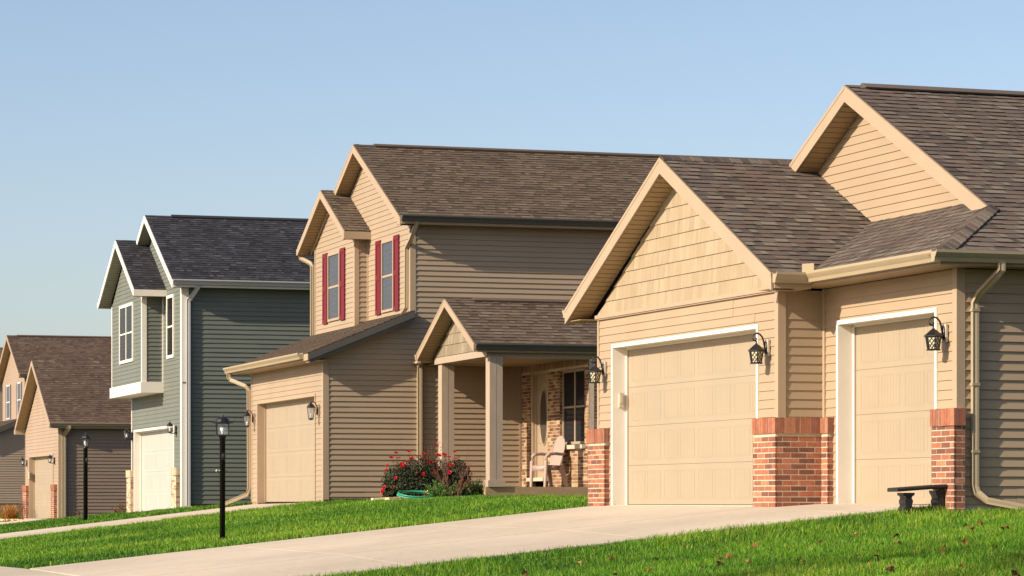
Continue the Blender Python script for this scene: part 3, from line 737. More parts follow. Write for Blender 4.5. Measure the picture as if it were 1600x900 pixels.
def porch(h, cfg):
    UB = 12.0; up = 1.85; vp, zp = -2.45, 4.0; vr, vl_ = -4.44, -.46; ubk, vw = 4.2, -4.29
    zP = lambda v: zp-.49*abs(v-vp)
    r = MB()
    shingles(r, [[(up, vr, zP(vr)), (UB, vr, zP(vr)), (UB, vp, zp), (up, vp, zp)]], seed=171)
    shingles(r, [[(up, vp, zp), (UB, vp, zp), (UB, vl_, zP(vl_)), (up, vl_, zP(vl_))]], seed=172, e=.2)
    r.build('porch_roof', 'roof_mid', h)
    f = MB(); hf = .15
    rake(f, (up, vp, zp-.01), (up, vr, zP(vr)-.01), (-1, 0, 0), hf); rake(f, (up, vp, zp-.01), (up, vl_, zP(vl_)-.01), (-1, 0, 0), hf)
    rake(f, (up-.02, vp, zp-.002), (up-.02, vl_, zP(vl_)-.002), (-1, 0, 0), .04, .01)
    f.box(up+.02, 12, vr-.018, vr, 2.86, 3.005); f.box(up, 3, vl_, vl_+.02, 2.83, 3.0); f.box(up-.02, up+.05, vl_-.04, vl_+.16, 2.82, 2.87)
    f.build('fascia', 'fascia', h)
    t = MB()
    soffit(t, (up+.002, vp, zp-hf+.01), (up+.002, vl_, zP(vl_)-hf+.01), (.296, 0, 0), .115); soffit(t, (up+.002, vp, zp-hf+.01), (up+.002, vr, zP(vr)-hf+.01), (.296, 0, 0), .115)
    t.box(up+.3, ubk, vw+.02, -.02, 2.80, 2.812); t.box(up, 3.5, vl_, -.012, 2.84, 2.85); t.box(up, UB, vr, vw-.01, 2.865, 2.875)
    t.build('porch_ceiling', 'soffit', h)
    g = MB(); gutter(g, (up-.01, vr-.02, 3.03), (UB, vr-.02, 3.03), (0, -1, 0)); g.build('gutter', 'gutter_dark', h)
    g = MB(); gutter(g, (up-.03, vl_+.02, 3.01), (4.0, vl_+.02, 3.01), (0, 1, 0)); downspout(g, [(1.90, vl_+.1, 2.9), (1.95, -.3, 2.86), (1.99, -.08, 2.82), (2.0, -.055, 2.76), (2.0, -.055, .12), (1.96, -.09, .05)], .10, .075); g.build('downspout', 'gutter', h)
    s = MB(); shakes(s, (up+.296, 0, 0), F_, NF, [(-4.2, 2.925), (-.7, 2.925), (vp, zp-hf-.03)], e=.21, seed=173); s.build('gable_shakes', 'shake_grey', h)
    b = MB(); b.box(2.13, 2.42, -4.30, -.71, 2.785, 2.915); b.box(2.42, UB-.2, -4.295, -4.10, 2.76, 2.868); b.box(2.42, ubk, -.95, -.76, 2.785, 2.9); b.build('porch_beam', 'wood_post', h)
    for (a, c, z0) in ((-1.10, -.84, .29), (-4.365, -4.105, .29)):
        p = MB(); p.box(2.17, 2.305, a, c, z0, 2.785); p.box(2.309, 2.43, a+.002, c-.002, z0, 2.785)
        p.box(2.125, 2.475, a-.045, c+.045, z0, z0+.115); p.box(2.14, 2.46, a-.03, c+.03, z0+.115, z0+.13)
        p.build('porch_post', 'wood_post', h)
    d = MB()
    for i in range(15):
        u0 = 2.11+.14*i; d.box(u0, u0+.135, -4.33, -.03, .262, .29)
    d.box(2.09, 2.118, -4.36, -.03, .10, .258); d.box(2.10, ubk+.03, -4.362, -4.332, .10, .286); d.box(2.2, 4.1, -4.2, -.1, .11, .25)
    for u in (2.3, 3.45): d.box(u, u+.2, -4.3, -4.1, -.1, .10)
    d.build('porch_deck', 'deck', h)
    # brick entry wall
    mb = MB(); e = .007; ho = [(-1.74, -.62, .0, 2.68), (-4.02, -2.52, 1.12, 2.62)]
    ws = [(vw, -4.02, .2, 2.86), (-2.52, -1.74, .2, 2.86), (-.62, .0, .2, 2.86), (-4.02, -2.52, .2, 1.12), (-4.02, -2.52, 2.62, 2.86), (-1.74, -.62, 2.68, 2.86)]
    for (a, b_, c, d_) in ws: mb.box(ubk+e, ubk+.11, a, b_, c, d_, 0, 1)
    bricks(mb, (ubk+e, 0, 0), F_, NF, vw, 0, .29, 2.65, 0, 181, holes=ho, mo=.009, bh=.0575, proud=.003)
    bricks(mb, (ubk+e, 0, 0), F_, NF, vw, 0, 2.66, 2.85, 0, 182, soldier=True)
    mb.box(ubk+e, ubk+.36, vw+e, vw+.1, .2, 2.86, 0, 1); bricks(mb, (0, vw+e, 0), S_, NS, ubk, ubk+.36, .2, 2.85, .5, 183, mo=.009, bh=.0575, proud=.003)
    # reveals of the door and the window
    bricks(mb, (0, -.62, 0), S_, NS, ubk, ubk+.11, .29, 2.66, .5, 184, mo=.009, bh=.0575, proud=.003); bricks(mb, (0, -2.52, 0), S_, NS, ubk, ubk+.11, 1.14, 2.6, .5, 185, mo=.009, bh=.0575, proud=.003)
    mb.build('brick_wall', ['brick_tan', 'mortar'], h)
    c = Boards(); c.box(ubk-.05, ubk, -.03, -.001, .29, 2.8); c.emit('taupe2', h)
    # door with an oval light
    ud = ubk+.11; d = MB(); v0, v1, z0, z1 = -1.66, -.72, .50, 2.60
    d.box(ud, ud+.045, v0, v1, z0, z1)
    cv = (v0+v1)/2; ring = [(ud-.006, cv+.25*math.cos(a), 1.72+.56*math.sin(a)) for a in [2*math.pi*i/28 for i in range(28)]]
    d.tube(ring, .016, 6, closed=True)
    ring2 = [(ud-.002, cv+x, z) for x, z in ((-.36, 2.05), (-.30, 2.38), (0, 2.48), (.30, 2.38), (.36, 2.05), (.36, 1.2), (-.36, 1.2))]
    d.tube(ring2, .008, 4, closed=True)
    for a, b_ in ((v0+.12, cv-.05), (cv+.05, v1-.12)): d.box(ud-.006, ud, a, b_, .62, 1.02)
    do = d.build('front_door', 'taupe2', h)
    q = MB(); q.mesh([(ud-.004, cv+.245*math.cos(2*math.pi*i/28), 1.72+.55*math.sin(2*math.pi*i/28)) for i in range(28)], [tuple(range(28))]); q.build('oval_glass', 'pane_dark', do)
    q = MB(); q.box(ubk+.01, ud+.05, v0-.06, v0, z0-.05, z1+.07); q.box(ubk+.01, ud+.05, v1, v1+.09, z0-.05, z1+.07); q.box(ubk+.01, ud+.05, v0, v1, z1, z1+.07); q.box(ud-.03, ud-.002, v1-.03, v1, z0, z1)
    q.build('door_casing', 'fascia', do)
    q = MB(); q.box(ubk-.12, ubk+.12, -1.8, -.56, .425, .495); q.build('threshold', 'cream', do)
    q = MB(); q.lathe([(.0, 0), (.03, .01), (.034, .03), (.02, .05), (.0, .055)], (0, 0, 0), 10); k = q.build('door_knob', 'brass', do); k.location = (ud-.055, v0+.08, 1.42); k.rotation_euler = (0, R(90), 0)
    mo = window(h, ubk+.095, -3.96, -2.58, 1.19, 2.56, 'taupe2', 'pane_dark', 'twin', 'blind', fw=.055, seed=9)
    q = MB(); q.box(ubk-.07, ubk+.09, -4.07, -2.46, 1.04, 1.12); q.build('sill', 'cream', mo)
    return

H2 = house_two('tan two-storey house with dark red shutters and a front porch', (-3.8145, 60.9805, .0584), R(17.6), dict(full=True, porch=True, wall='taupe2', roof='roof_mid', seed=100))

# ------------------------------------------------------------------ green two-storey house with a cantilevered bay
def house_green():
    h = thing('house', 'dark green two-storey house with white trim and a white garage door', 'house', (-8.2892, 75.6493, -.2012), R(17.6))
    UB, VM = 12.0, 6.95; g0, g1, gt = 1.04, 6.50, 2.18; ub, b0, b1 = -.545, 2.474, 6.949
    w = MB()
    siding(w, (0, 0, 0), F_, NF, [[(0, .1), (g0-.06, .1), (g0-.06, 5.72), (0, 5.72)], [(g1+.06, .1), (VM, .1), (VM, 5.72), (g1+.06, 5.72)], [(g0-.06, gt+.06), (g1+.06, gt+.06), (g1+.06, 5.72), (g0-.06, 5.72)], [(0, 5.72), (VM, 5.72), (3.475, 7.56)]], seams=False, seed=201)
    siding(w, (0, 0, 0), S_, NS, [[(.0, .21), (UB, .21), (UB, 3.26), (0, 3.26)], [(0, 3.30), (UB, 3.30), (UB, 5.72), (0, 5.72)]], lip=.020, seed=202, e=.116)
    w.box(0, UB, -.030, 0, 3.26, 3.30)
    siding(w, (ub, 0, 0), F_, NF, [[(b0, 3.39), (b1, 3.39), (b1, 5.60), (4.71, 6.98), (b0, 5.60)]], seams=False, seed=203)
    siding(w, (0, b0, 0), S_, NS, [[(ub, 3.39), (0, 3.39), (0, 5.60), (ub, 5.60)]], lip=.020, seed=204)
    w.face([(ub, b1, 3.3), (0, b1, 3.3), (0, b1, 5.7), (ub, b1, 5.7)]); w.face([(0, VM, 0), (UB, VM, 0), (UB, VM, 5.74), (0, VM, 5.74)])
    w.face([(UB, 0, 0), (UB, VM, 0), (UB, VM, 5.74), (UB, 3.475, 7.6), (UB, 0, 5.74)])
    w.build('wall', 'green', h)
    c = Boards(); corner_post(c, 0, 0, .1, 5.72, .16, .025); corner_post(c, 0, VM, .1, 5.72, .05, sv=-1); corner_post(c, ub, b0, 3.39, 5.62, .10, .025); corner_post(c, ub, b1, 3.39, 5.6, .05, sv=-1); c.box(-.04, 0, b0-.05, b0-.0008, 3.39, 5.6)
    c.emit('white', h)
    p = MB(); p.box(ub-.06, -.0015, b0-.06, b1+.06, 3.11, 3.388); p.build('bay_skirt', 'white', h)
    r = MB(); zr = 7.80; ev = -.31; zM = lambda v: zr-.525*(3.475-v); uf = -.3
    shingles(r, [[(uf, ev, zM(ev)), (UB+.3, ev, zM(ev)), (UB+.3, 3.475, zr), (uf, 3.475, zr)]], seed=211)
    shingles(r, [[(uf, 3.475, zr), (UB+.3, 3.475, zr), (UB+.3, 7.2, zM(ev)), (uf, 7.2, zM(ev))]], seed=212, e=.25)
    bf, bp, br, bl, zb = -.845, 4.71, 2.04, 7.38, 7.23; zB = lambda v: zb-.555*abs(v-bp)
    shingles(r, [[(bf, br, zB(br)), (-.002, br, zB(br)), (-.002, bp, zb), (bf, bp, zb)]], seed=213); shingles(r, [[(bf, bp, zb), (-.002, bp, zb), (-.002, bl, zB(bl)), (bf, bl, zB(bl))]], seed=214, e=.25)
    ro = r.build('roof', 'roof_black', h)
    g = MB()
    for sg in (-1, 1):
        g.face([(uf+.7, 3.475, zr+.038), (UB-.2, 3.475, zr+.038), (UB-.2, 3.475+sg*.15, zr-.03), (uf+.7, 3.475+sg*.15, zr-.03)], .3)
        g.face([(uf+.7, 3.475+sg*.15, zr-.03), (UB-.2, 3.475+sg*.15, zr-.03), (UB-.2, 3.475+sg*.145, zr-.07), (uf+.7, 3.475+sg*.145, zr-.07)], 0)
    g.face([(uf+.7, 3.475, zr+.038), (uf+.7, 3.625, zr-.03), (uf+.7, 3.325, zr-.03)], .1); g.build('ridge_vent', 'roof_black', ro)
    f = MB(); hf = .17
    rake(f, (uf, 3.475, zr-.01), (uf, ev, zM(ev)-.01), (-1, 0, 0), hf); rake(f, (uf, 3.475, zr-.01), (uf, 7.2, zM(ev)-.01), (-1, 0, 0), hf)
    rake(f, (bf, bp, zb-.01), (bf, br, zB(br)-.01), (-1, 0, 0), hf); rake(f, (bf, bp, zb-.01), (bf, bl, zB(bl)-.01), (-1, 0, 0), hf)
    f.box(bf-.025, -.002, br-.02, br, 5.58, 5.745); f.box(uf, UB+.3, ev-.02, ev, 5.66, 5.83); f.prism([(bf-.025, bl, 5.58), (bf-.025, bl+.12, 5.60), (bf-.025, bl+.12, 5.73), (bf-.025, bl, 5.73)], (-.002-bf, 0, 0))
    f.build('fascia', 'white', h)
    t = MB(); soffit(t, (uf+.002, 3.475, zr-hf+.01), (uf+.002, 7.2, zM(ev)-hf+.01), (.296, 0, 0), .115); soffit(t, (uf+.002, 3.475, zr-hf+.01), (uf+.002, ev, zM(ev)-hf+.01), (.296, 0, 0), .115)
    soffit(t, (bf+.002, bp, zb-hf+.01), (bf+.002, bl, zB(bl)-hf+.01), (.296, 0, 0), .115); soffit(t, (bf+.002, bp, zb-hf+.01), (bf+.002, br, zB(br)-hf+.01), (.296, 0, 0), .115)
    t.box(uf, UB, ev, -.015, 5.665, 5.675); t.box(bf, -.002, br, b0-.01, 5.585, 5.595); t.build('soffit', 'greysoffit', h)
    g = MB(); gutter(g, (uf-.02, ev-.02, 5.85), (UB+.3, ev-.02, 5.85), (0, -1, 0)); g.build('gutter', 'white_gutter', h)
    g = MB(); downspout(g, [(.33, -.33, 5.75), (.33, -.33, 5.66), (.22, -.2, 5.46), (.15, -.07, 5.36), (.14, -.055, 5.3), (.14, -.055, .18), (.2, -.10, .08), (.42, -.2, .03)], .10, .075); g.build('downspout', 'white_gutter', h)
    garage_door(h, 0, g0, g1, gt, 'door_white', 4, 'white', rec=.17, tw=.06)
    brick_pier('brick_pier', h, -.11, 0, .27, .92, -.1, 1.15, 221, 'brick_pale'); brick_pier('brick_pier', h, -.11, 0, 6.62, 7.22, -.1, 1.15, 225, 'brick_pale')
    wd = window(h, 0, 1.08, 1.82, 4.04, 5.50, 'white', 'pane_dark', seed=21, fw=.08, curtain='blind'); wd = window(h, ub, 3.80, 5.62, 4.06, 5.46, 'white', 'pane_dark', 'twin', 'blind', fw=.08, seed=23)
    ft = MB(); ft.box(.26, UB, .012, VM-.02, -.8, .205); ft.box(.101, .259, .012, g0-.07, -.8, .204); ft.box(.004, .1, .004, g0-.06, -.5, .1); ft.box(.004, .1, g1+.06, VM, -.5, .1); ft.build('foundation', 'found', h)
    return h
H3 = house_green()

# ------------------------------------------------------------------ brown-roofed single-storey house with a front gable
def house_gable():
    h = thing('house', 'low beige house with one big front gable, left of the green house', 'house', (-15.5941, 103.52, -.5066), R(17.6))
    UB, VM = 14.0, 7.70; g0, g1, gt = 1.17, 6.68, 2.24; zt = 3.18
    w = MB()
    siding(w, (0, 0, 0), F_, NF, [[(0, 0), (g0-.05, 0), (g0-.05, zt), (0, zt)], [(g1+.05, 0), (VM, 0), (VM, zt), (g1+.05, zt)], [(g0-.05, gt+.05), (g1+.05, gt+.05), (g1+.05, zt), (g0-.05, zt)], [(-.02, zt), (VM+.02, zt), (3.85, 5.36)]], seams=False, seed=301, e=.12)
    w.face([(0, VM, 0), (UB, VM, 0), (UB, VM, zt), (0, VM, zt)]); w.face([(UB, 0, 0), (UB, VM, 0), (UB, VM, zt), (UB, 3.85, 5.4), (UB, 0, zt)])
    w.build('wall', 'pink', h)
    w = MB(); siding(w, (0, 0, 0), S_, NS, [[(.0, .07), (UB, .07), (UB, zt), (0, zt)]], lip=.020, seed=302, e=.12); w.build('side_wall', 'pink_shaded', h)
    c = Boards(); corner_post(c, 0, 0, .05, zt, .12, .022); corner_post(c, 0, VM, .05, zt, .05, sv=-1); c.emit('fascia', h)
    r = MB(); zr, k = 5.65, .565; zM = lambda v: zr-k*abs(v-3.85); uf = -.35
    shingles(r, [[(uf, -.25, zM(-.25)), (UB+.3, -.25, zM(-.25)), (UB+.3, 3.85, zr), (uf, 3.85, zr)]], seed=311); shingles(r, [[(uf, 3.85, zr), (UB+.3, 3.85, zr), (UB+.3, 7.98, zM(7.98)), (uf, 7.98, zM(7.98))]], seed=312, e=.25)
    ro = r.build('roof', 'roof_red', h)
    kk = MB(); ridge_caps(kk, (uf, 3.85, zr), (UB, 3.85, zr), (0, -1, -k), (0, 1, -k), 313, w=.2, step=.2); kk.build('ridge_cap', 'roof_red', ro)
    f = MB(); hf = .17
    rake(f, (uf, 3.85, zr-.01), (uf, -.25, zM(-.25)-.01), (-1, 0, 0), hf); rake(f, (uf, 3.85, zr-.01), (uf, 7.98, zM(7.98)-.01), (-1, 0, 0), hf); f.box(uf, UB, -.27, -.25, 3.14, 3.31)
    f.prism([(uf-.025, 7.75, 3.10), (uf-.025, 8.1, 3.12), (uf-.025, 8.1, 3.25), (uf-.025, 7.75, 3.40)], (.37, 0, 0))
    f.build('fascia', 'fascia', h)
    t = MB(); soffit(t, (uf+.002, 3.85, zr-hf+.01), (uf+.002, 7.98, zM(7.98)-hf+.01), (.346, 0, 0), .115); soffit(t, (uf+.002, 3.85, zr-hf+.01), (uf+.002, -.25, zM(-.25)-hf+.01), (.346, 0, 0), .115); t.box(uf, UB, -.25, -.015, 3.145, 3.155); t.build('soffit', 'soffit', h)
    g = MB(); gutter(g, (uf-.02, -.27, 3.34), (UB+.3, -.27, 3.34), (0, -1, 0)); g.build('gutter', 'gutter', h)
    g = MB(); downspout(g, [(.30, -.33, 3.24), (.30, -.33, 3.16), (.22, -.15, 3.0), (.17, -.07, 2.92), (.165, -.06, 2.86), (.165, -.06, .05)], .13, .09); g.build('downspout', 'gutter', h)
    garage_door(h, 0, g0, g1, gt, 'door_tan', 4, 'fascia', rec=.17, tw=.06)
    brick_pier('brick_pier', h, -.11, 0, .36, 1.08, -.12, 1.22, 321); brick_pier('brick_pier', h, -.11, 0, 6.86, 7.8, -.12, 1.22, 325)
    k2 = MB(); k2.box(-.06, -.0285, 6.5, 6.72, 1.45, 1.72); k2.build('keypad', 'cream', h)
    ft = MB(); ft.box(.26, UB, .012, VM-.02, -.8, .065); ft.box(.012, .259, .012, g0-.07, -.8, .064); ft.build('foundation', 'found', h)
    return h
H4 = house_gable()
H5 = house_two('house at the left edge with two narrow shuttered upstairs windows and a dark side wall', (-23.28, 132.45, -.02), R(17.6), dict(full=False, wall='pink', roof='roof_red', seed=400))
H5b = [o for o in H5.children if o.name.startswith('wall')][0]

def house_far():
    h = thing('house', 'barely visible farthest house, a strip of lap siding at the left edge', 'house', (-29.0, 166.0, -.4), R(17.6))
    w = MB(); UB, VM = 11, 8
    siding(w, (0, 0, 0), S_, NS, [[(0, 0), (UB, 0), (UB, 7.3), (0, 7.3)]], lip=.020, seed=501, e=.14); siding(w, (0, 0, 0), F_, NF, [[(0, 0), (VM, 0), (VM, 7.3), (4, 9.2), (0, 7.3)]], seams=False, seed=502, e=.14)
    w.face([(0, VM, 0), (UB, VM, 0), (UB, VM, 7.3), (0, VM, 7.3)]); w.face([(UB, 0, 0), (UB, VM, 0), (UB, VM, 7.3), (UB, 4, 9.2), (UB, 0, 7.3)])
    w.build('wall', 'tan', h)
    r = MB(); shingles(r, [[(-.3, -.35, 7.25), (UB, -.35, 7.25), (UB, 4, 9.3), (-.3, 4, 9.3)]], seed=503, e=.3); shingles(r, [[(-.3, 4, 9.3), (UB, 4, 9.3), (UB, 8.35, 7.25), (-.3, 8.35, 7.25)]], seed=504, e=.3); r.build('roof', 'roof_mid', h)
    return h
H6 = house_far()

# ------------------------------------------------------------------ lanterns
def loc_of(h, u, v, z):
    a = h.rotation_euler.z; return (h.location.x+u*math.cos(a)-v*math.sin(a), h.location.y+u*math.sin(a)+v*math.cos(a), h.location.z+z)

def lattice_lantern(label):
    t = thing('wall_lantern', label, 'wall lamp', group='lattice lanterns on the nearest house')
    p = MB(); p.box(-.035, 0, -.075, .075, -.03, .27); p.build('mounting_block', 'cream', t)
    p = MB(); X = -.23
    p.prism([(-.036, .05*math.cos(a), .12*math.sin(a)+.12) for a in [2*math.pi*i/16 for i in range(16)]], (-.022, 0, 0))
    p.lathe([(.0, 0), (.03, .01), (.034, .03), (.015, .06)], (-.08, 0, .05), 8)
    arm = [(-.05, 0, .12), (-.075, 0, .17), (-.085, 0, .23), (-.11, 0, .31), (-.16, 0, .365), (-.22, 0, .385), (-.28, 0, .36), (-.305, 0, .305), (-.285, 0, .255), (-.245, 0, .245), (-.225, 0, .275), (-.24, 0, .30)]
    p.tube(arm, .017, 8); p.lathe([(.0, 0), (.02, .01), (.024, .03), (.012, .05), (.018, .07), (.006, .09)], (X, 0, .165), 8)
    p.tube([(-.05, 0, .06), (-.09, 0, .03), (-.12, 0, .07), (-.10, 0, .11)], .009, 6)
    p.build('arm', 'black', t, True)
    p = MB(); n = 6
    p.lathe([(.168, .062), (.168, .072), (.148, .092), (.105, .125), (.06, .165), (.02, .19)], (X, 0, 0), n, rot=.26); p.build('lantern_roof', 'black', t)
    p = MB(); r1, r0, zt, zb = .135, .098, .062, -.155
    p.lathe([(r1+.008, zt-.008), (r1+.008, zt+.001)], (X, 0, 0), n, rot=.26); p.lathe([(r0+.022, zb-.014), (r0+.028, zb), (r0+.008, zb+.014)], (X, 0, 0), n, rot=.26)
    cs = []
    for i in range(n):
        a = 2*math.pi*i/n+.26; c, s = math.cos(a), math.sin(a)
        cs.append((Vector((X+r1*c, r1*s, zt)), Vector((X+r0*c, r0*s, zb))))
    for i in range(n):
        A, B = cs[i]; C, D = cs[(i+1) % n]; p.bar(A, B, .012)
        for k in range(-2, 3):     # crossing lattice bars on each face
            for sg in (1, -1):
                pts = []
                for q in range(0, 21):
                    w = q/20; x = .5+sg*(k*.5+(w-.5)*1.35)
                    if 0 <= x <= 1: pts.append((A.lerp(C, x)).lerp(B.lerp(D, x), w))
                if len(pts) > 1: p.bar(pts[0], pts[-1], .0075)
    p.build('lattice_cage', 'black', t)
    p = MB(); p.lathe([(r0*.93, zb+.012), (r1*.93, zt-.01)], (X, 0, 0), n, rot=.26); p.build('amber_glass', 'amber', t)
    t.scale = (.68, .68, .68)
    return t
LA = 'black lattice lantern '
la = lattice_lantern(LA+'between the wide garage door and the inner corner of the nearest house')
la.location = loc_of(H1, -.02, .275, 1.845); la.rotation_euler.z = R(19.4)
copy_thing(la, loc_of(H1, .588, -3.215, 1.85), R(19.4), LA+'right of the narrow garage door, beside the long downspout')
copy_thing(la, loc_of(H1, -.02, 5.80, 1.82), R(19.4), LA+'left of the wide garage door, above the left brick pier')

def coach_lantern(name_label, s, group, arm_low=False):
    t = thing('wall_lantern', name_label, 'wall lamp', group=group)
    p = MB(); X = -.17*s; zo = .04*s if not arm_low else .10*s
    p.box(-.03*s, 0, -.05*s, .05*s, -.10*s, .13*s); p.build('backplate', 'black' if arm_low else 'fascia', t)
    p = MB()
    if arm_low: p.tube([(-.03*s, 0, -.04*s), (-.08*s, 0, -.07*s), (-.14*s, 0, -.07*s), (X, 0, -.03*s)], .012*s, 6)
    else: p.tube([(-.03*s, 0, .02*s), (-.05*s, 0, .10*s), (-.09*s, 0, .17*s), (X+.02*s, 0, .185*s), (X, 0, .16*s)], .010*s, 6); p.box(-.055*s, -.03*s, -.025*s, .025*s, -.08*s, .05*s)
    p.build('arm', 'black', t, True)
    p = MB(); n = 6; zt = zo+.02*s; zb = zo-.20*s if not arm_low else zo-.13*s
    p.lathe([(.088*s, zt), (.09*s, zt+.012*s), (.075*s, zt+.04*s), (.05*s, zt+.075*s), (.018*s, zt+.095*s), (.012*s, zt+.12*s), (.0, zt+.135*s)], (X, 0, 0), n); p.build('lantern_roof', 'black', t)
    p = MB()
    for i in range(n):
        a = 2*math.pi*i/n; p.bar((X+.078*s*math.cos(a), .078*s*math.sin(a), zt), (X+.05*s*math.cos(a), .05*s*math.sin(a), zb), .009*s)
    p.lathe([(.03*s, zb-.03*s), (.055*s, zb-.012*s), (.055*s, zb+.006*s)], (X, 0, 0), n); p.build('cage', 'black', t)
    p = MB(); p.lathe([(.046*s, zb+.006*s), (.073*s, zt-.004*s)], (X, 0, 0), n); p.build('glass', 'lamp_glass', t)
    p = MB(); p.lathe([(.008*s, zb+.01*s), (.014*s, zb+.03*s), (.016*s, zb+.08*s), (.004*s, zb+.11*s)], (X, 0, 0), 8); p.build('candle_bulb', 'bulb', t, True)
    return t
G2 = 'coach lanterns on the house with red shutters'
lb = coach_lantern('dark coach lantern right of the garage door of the house with red shutters', 1.0, G2); lb.location = loc_of(H2, -.015, .34, 1.86); lb.rotation_euler.z = R(17.6)
copy_thing(lb, loc_of(H2, -.015, 6.30, 1.86), R(17.6), 'dark coach lantern beside the downspout of the house with red shutters', G2)
G3 = 'small lanterns on the green house'
lc = coach_lantern('small black lantern right of the white garage door', .98, G3, True); lc.location = loc_of(H3, -.015, .70, 2.08); lc.rotation_euler.z = R(17.6)
copy_thing(lc, loc_of(H3, -.015, 6.80, 2.06), R(17.6), 'small black lantern left of the white garage door, against the brown roof', G3)
G4 = 'small lanterns on the low gabled house'
copy_thing(lc, loc_of(H4, -.015, .80, 2.02), R(17.6), 'small black lantern right of the garage door of the low gabled house', G4)
copy_thing(lc, loc_of(H4, -.015, 7.25, 2.02), R(17.6), 'small black lantern left of the garage door of the low gabled house', G4)

# ------------------------------------------------------------------ lamp posts
def post_lamp(label, loc, h, tapered, rz):
    t = thing('lamp_post', label, 'lamp post', loc, rz, 'black lamp posts on the lawns')
    p = MB(); r = .042 if not tapered else .05
    p.lathe([(r, -.25), (r, h-.33), (r*1.25, h-.325), (r*1.25, h-.30), (r*.8, h-.28)], (0, 0, 0), 12); p.build('post', 'black', t, True)
    p = MB(); p.lathe([(.018, 0), (.03, .01), (.032, .035), (.02, .06)], (0, -r-.02, h-.62), 8); p.box(-.022, .022, -r-.012, -r+.01, h-.64, h-.54); p.build('photocell', 'black', t)
    p = MB()
    for x in ((-.085, .085) if not tapered else (.085,)):
        p.tube([(0, 0, h-.80), (x*.8, 0, h-.80)], .010, 6); p.lathe([(.0, -.02), (.016, -.012), (.02, 0), (.016, .012), (.0, .02)], (x, 0, h-.80), 8)
    p.build('ladder_rest', 'cream', t, True)
    p = MB(); n = 6 if tapered else 4; ro = .26 if tapered else .6
    rb, rt = (.065, .098) if tapered else (.118, .122); zb, zt = h-.28, h-.11
    p.lathe([(rb+.012, zb-.015), (rb+.012, zb+.006)], (0, 0, 0), n, rot=ro); p.lathe([(rt+.010, zt-.006), (rt+.012, zt)], (0, 0, 0), n, rot=ro)
    for i in range(n):
        a = 2*math.pi*i/n+ro; p.bar((rb*math.cos(a), rb*math.sin(a), zb), (rt*math.cos(a), rt*math.sin(a), zt), .012)
    p.build('lantern_cage', 'black', t)
    p = MB(); p.lathe([(rt+.03, zt), (rt+.032, zt+.010), (rt*.95, zt+.022), (rt*.8, zt+.055), (rt*.52, zt+.085), (.02, zt+.098), (.012, zt+.115), (.014, zt+.125), (.004, zt+.15)], (0, 0, 0), n if tapered else 12, rot=ro); p.build('lantern_roof', 'black', t)
    p = MB(); p.lathe([(rb*.94, zb+.006), (rt*.94, zt-.008)], (0, 0, 0), n, rot=ro); p.build('glass', 'lamp_glass', t)
    p = MB(); p.lathe([(.014, zb+.0), (.014, zb+.035), (.02, zb+.045), (.034, zb+.08), (.03, zb+.105), (.012, zb+.122), (.0, zb+.125)], (0, 0, 0), 10); p.build('bulb', 'bulb', t, True)
    return t
post_lamp('black lamp post with a domed glass lantern, standing on the lawn by the concrete driveway', W(9.22, 43.0, None, .0), 1.83, False, R(20))
post_lamp('black lamp post with a tapered lantern, in front of the low gabled house', W(11.45, 68.2, None, .0), 2.0, True, R(35))

# ------------------------------------------------------------------ porch chair
def porch_chair():
    t = thing('patio_chair', 'beige plastic patio armchair with a tall round back on the porch', 'chair', loc_of(H2, 3.78, -3.02, .291), R(17.6+14))
    s = MB(); n = 10; V = []; F = []
    for i in range(n+1):
        x = -.27+.5*i/n
        for j in range(n+1):
            y = -.24+.48*j/n; z = .43-.03*math.sin(math.pi*j/n)-.03*(i/n)+.02*math.sin(math.pi*i/n)-(.035 if i == 0 else 0)
            V.append((x, y, z))
    F = [(i*(n+1)+j, (i+1)*(n+1)+j, (i+1)*(n+1)+j+1, i*(n+1)+j+1) for i in range(n) for j in range(n)]
    s.mesh(V, F); s.mesh([(x, y, z-.02) for x, y, z in V], F)
    for x0 in (-.27,): s.box(x0-.006, x0+.012, -.24, .24, .32, .425)
    s.box(-.26, .24, -.256, -.236, .33, .43); s.box(-.26, .24, .236, .256, .33, .43)
    s.build('seat', 'chair', t, True)
    b = MB(); pts = []
    for i in range(21):
        a = math.pi*i/20; pts.append((.225*math.cos(a), .74+.26*math.sin(a)))
    outline = [(.17, .40), (.20, .55)]+pts+[(-.20, .55), (-.17, .40)]
    def bx(z): return .20+(z-.40)*.30
    front = [(bx(z)-.04*(1-(y/.23)**2)+.02, y, z) for y, z in outline]
    slot = 7; V = [p for p in front]+[(p[0]+.02, p[1], p[2]) for p in front]; m = len(front)
    b.mesh(V, [tuple(range(m)), tuple(range(2*m-1, m-1, -1))]+[(i, i+m, (i+1) % m+m, (i+1) % m) for i in range(m)])
    rim = [(bx(z)+.012, y*1.02, z*1.005) for y, z in outline]; b.tube(rim, .016, 6)
    b.build('backrest', 'chair', t)
    for sg in (-1, 1):
        a = MB(); y = sg*.285
        a.sweep([(-.28, y*.97, .0), (-.265, y, .25), (-.25, y, .5), (-.235, y, .60), (-.17, y, .645), (.0, y, .66), (.22, y*.96, .645), (.32, y*.8, .66)], [(-.042, -.026), (.042, -.026), (.05, 0), (.042, .026), (-.042, .026), (-.05, 0)], up=(0, 0, 1), scales=[.75, .9, 1, 1, 1.05, 1.1, 1, .7])
        a.build('armrest', 'chair', t)
        l = MB(); l.sweep([(.17, y*.9, .40), (.24, y*.97, .30), (.29, y*1.02, .15), (.33, y*1.05, 0)], [(-.048, -.024), (.048, -.024), (.048, .024), (-.048, .024)], up=(0, 1, 0), scales=[1.3, 1.1, .9, .75]); l.build('leg', 'chair', t)
    t.scale = (.80, .92, 1.0)
    return t
porch_chair()

